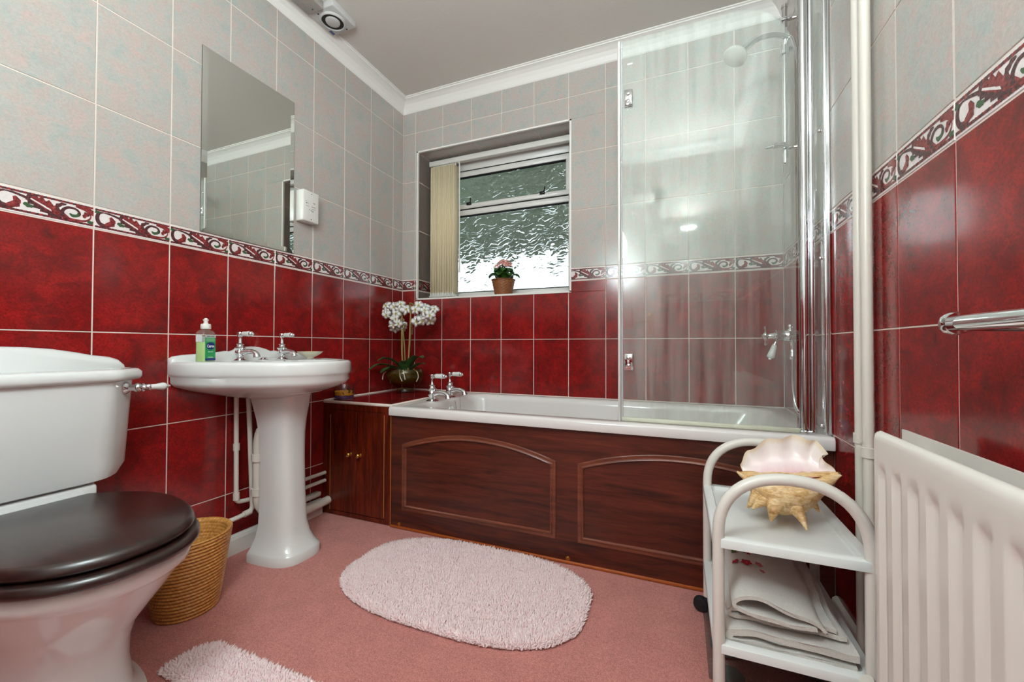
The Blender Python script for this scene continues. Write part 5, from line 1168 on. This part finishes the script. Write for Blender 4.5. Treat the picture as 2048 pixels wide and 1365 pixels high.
# one blossom: five petals and a lip
fb = MB()
for k in range(5):
    a = 2 * pi * k / 5 + pi / 2; big = k in (1, 4); Lp = 0.033 if big else 0.030; w = 0.019 if big else 0.012
    d1 = Vector((cos(a), sin(a), 0)); s1 = Vector((-sin(a), cos(a), 0)); rows = []
    for i in range(6):
        t = i / 5; ww = w * sin(pi * (0.08 + 0.84 * t)) ** 0.7 if i < 5 else w * 0.25
        c = d1 * (0.003 + Lp * t) + Vector((0, 0, 0.004 * sin(pi * t) - 0.010 * t * t))
        rows.append([c - s1 * ww, c + Vector((0, 0, 0.0025)), c + s1 * ww, c - Vector((0, 0, 0.001))])
    fb.loft(rows, 0, True, True)
fb.lathe([(0, 0.002), (0.005, 0.006), (0.004, 0.012), (0, 0.014)], n=8, mi=1).loft([[(x * 0.8, -0.002 - 0.010 * t, 0.008 + 0.004 * sin(3 * t)) for x in (-0.006 * (1 - .5 * t), 0, 0.006 * (1 - .5 * t))] for t in (0, .5, 1)], 1, False, False, False)
fme = fb.mesh('blossom'); fme.materials.append(MATS['petal_white']); fme.materials.append(MATS['flower_centre'])
random.seed(21); view = Vector((0.55, -0.78, 0.05))
cl = []
for k in range(17):
    cl.append((Vector((-0.045, -0.02, 0.455)), 0.092, 0.085))
for k in range(11): cl.append((Vector((0.150, -0.005, 0.462)), 0.066, 0.068))
offs = []
for i, (c, rx_, rz2) in enumerate(cl):
    for tr_i in range(60):
        a = random.uniform(0, 2 * pi); r = math.sqrt(random.uniform(0, 1))
        o = Vector((cos(a) * r * rx_ * 0.85, random.uniform(-0.05, 0.012), sin(a) * r * rz2)); p = c + o
        if p.x < -0.115: continue
        if all((p - q_).length > 0.030 for q_ in offs): break
    offs.append(p)
    d_ = (view + Vector((o.x * 5, -0.1, o.z * 5)) + Vector([random.uniform(-.3, .3) for _ in range(3)])).normalized()
    e_ = d_.to_track_quat('Z', 'Y').to_euler(); b_ = put('blossom', fme, None, oc, p, e_); b_.rotation_euler.rotate_axis('Z', random.uniform(-.5, .5)); s_ = random.uniform(0.8, 1.05); b_.scale = (s_, s_, s_)
mb = MB()
for c, t_ in (((-0.02, -0.01, 0.41), (0.01, -0.02, 0.36)), ((0.045, -0.01, 0.40), (0.06, -0.02, 0.34)), ((0.045, -0.01, 0.48), (0.10, -0.02, 0.50)), ((0.045, 0, 0.42), (0.10, 0, 0.46)), ((-0.015, -0.02, 0.40), (0.035, -0.04, 0.385))): mb.tube([c, ((c[0] + t_[0]) / 2 + 0.01, (c[1] + t_[1]) / 2, (c[2] + t_[2]) / 2 + 0.012), t_], [0.003, 0.002, 0.0045], 6)
mb.build('bud_twig', 'soil', oc)['kind'] = 'stuff'
mb = MB()
for p_ in ([(0.02, -0.05, 0.135), (0.05, -0.085, 0.135), (0.065, -0.095, 0.11), (0.075, -0.10, 0.085)], [(0.0, -0.05, 0.135), (0.03, -0.09, 0.13), (0.045, -0.105, 0.10), (0.055, -0.10, 0.075)], [(0.07, -0.02, 0.14), (0.105, -0.03, 0.125), (0.113, -0.03, 0.095), (0.10, -0.03, 0.07)], [(-0.06, -0.06, 0.14), (-0.085, -0.085, 0.115), (-0.09, -0.09, 0.08)]): mb.tube(crom(p_, 5), 0.0022, 6)
mb.build('air_root', 'root_pale', oc)['kind'] = 'stuff'

# ------------------------------------------------------------------ kalanchoe on the window sill
kl = thing('potted_kalanchoe', 'pink flowering plant in a small wicker pot on the window sill', 'plant', (0.683, 0.062, 1.130))
prof = [(0.0, 0.001)]
for i in range(12):
    z = 0.001 + 0.088 * i / 11; r0 = 0.050 + 0.018 * i / 11; prof += [(r0 - 0.0015, z), (r0 + 0.0015, z + 0.0035)]
prof += [(0.071, 0.090), (0.071, 0.096), (0.066, 0.096), (0.060, 0.080), (0, 0.078)]
rs = []
for ri, (r, z) in enumerate(prof): rs.append([(max(r, 1e-4) * (1 + 0.03 * cos(14 * 2 * pi * k / 56 + (ri // 2) * pi)) * cos(2 * pi * k / 56), max(r, 1e-4) * (1 + 0.03 * cos(14 * 2 * pi * k / 56 + (ri // 2) * pi)) * sin(2 * pi * k / 56), z) for k in range(56)])
MB().loft(rs, 0, True, True).build('wicker_pot', 'wicker_brown', kl, sharp=False)
random.seed(9)
for k in range(16):
    a = 2 * pi * k / 8 + (0.4 if k >= 8 else 0) + random.uniform(-.2, .2); R_ = random.uniform(0.075, 0.105) if k < 8 else random.uniform(0.05, 0.075); zt = 0.115 if k < 8 else 0.145
    leafm([(0.01 * cos(a), 0.01 * sin(a), 0.085), (R_ * 0.5 * cos(a), R_ * 0.5 * sin(a), zt + 0.005), (R_ * 0.8 * cos(a), R_ * 0.8 * sin(a), zt + 0.012), (R_ * cos(a), R_ * sin(a), zt - 0.004)], 0.024, 0.2, 'leaf', 'leaf_bright', kl, 4)
pf = MB()
for k in range(5):
    a = 2 * pi * k / 5; pf.loft([[(cos(a + s) * r, sin(a + s) * r, z) for s, r, z in ((-0.5, 0.004, 0.001), (0, 0.0035, 0.003), (0.5, 0.004, 0.001))], [(cos(a + s) * r, sin(a + s) * r, z) for s, r, z in ((-0.45, 0.009, 0.002), (0, 0.010, 0.004), (0.45, 0.009, 0.002))], [(cos(a + s) * r, sin(a + s) * r, z) for s, r, z in ((-0.2, 0.0125, 0.0), (0, 0.013, 0.001), (0.2, 0.0125, 0.0))]], 0, False, False, False)
pf.lathe([(0.003, 0), (0.003, 0.003), (0, 0.004)], n=8)
pme = pf.mesh('blossom'); pme.materials.append(MATS['petal_pink'])
for k in range(42):
    a = random.uniform(0, 2 * pi); r = math.sqrt(random.random()) * 0.045
    d_ = Vector((cos(a) * r * 8, sin(a) * r * 8 - 0.5, 1)).normalized()
    put('blossom', pme, None, kl, (r * cos(a), r * sin(a), 0.207 - r * r * 12 + random.uniform(-.012, .006)), d_.to_track_quat('Z', 'Y').to_euler()).scale = (1.3, 1.3, 1.3)
for k in range(5): MB().tube([(0.004 * k - 0.01, 0, 0.08), (0.012 * (k - 2), 0.01 * sin(k * 2), 0.195)], 0.0022, 6).build('flower_stalk', 'leaf_bright', kl)
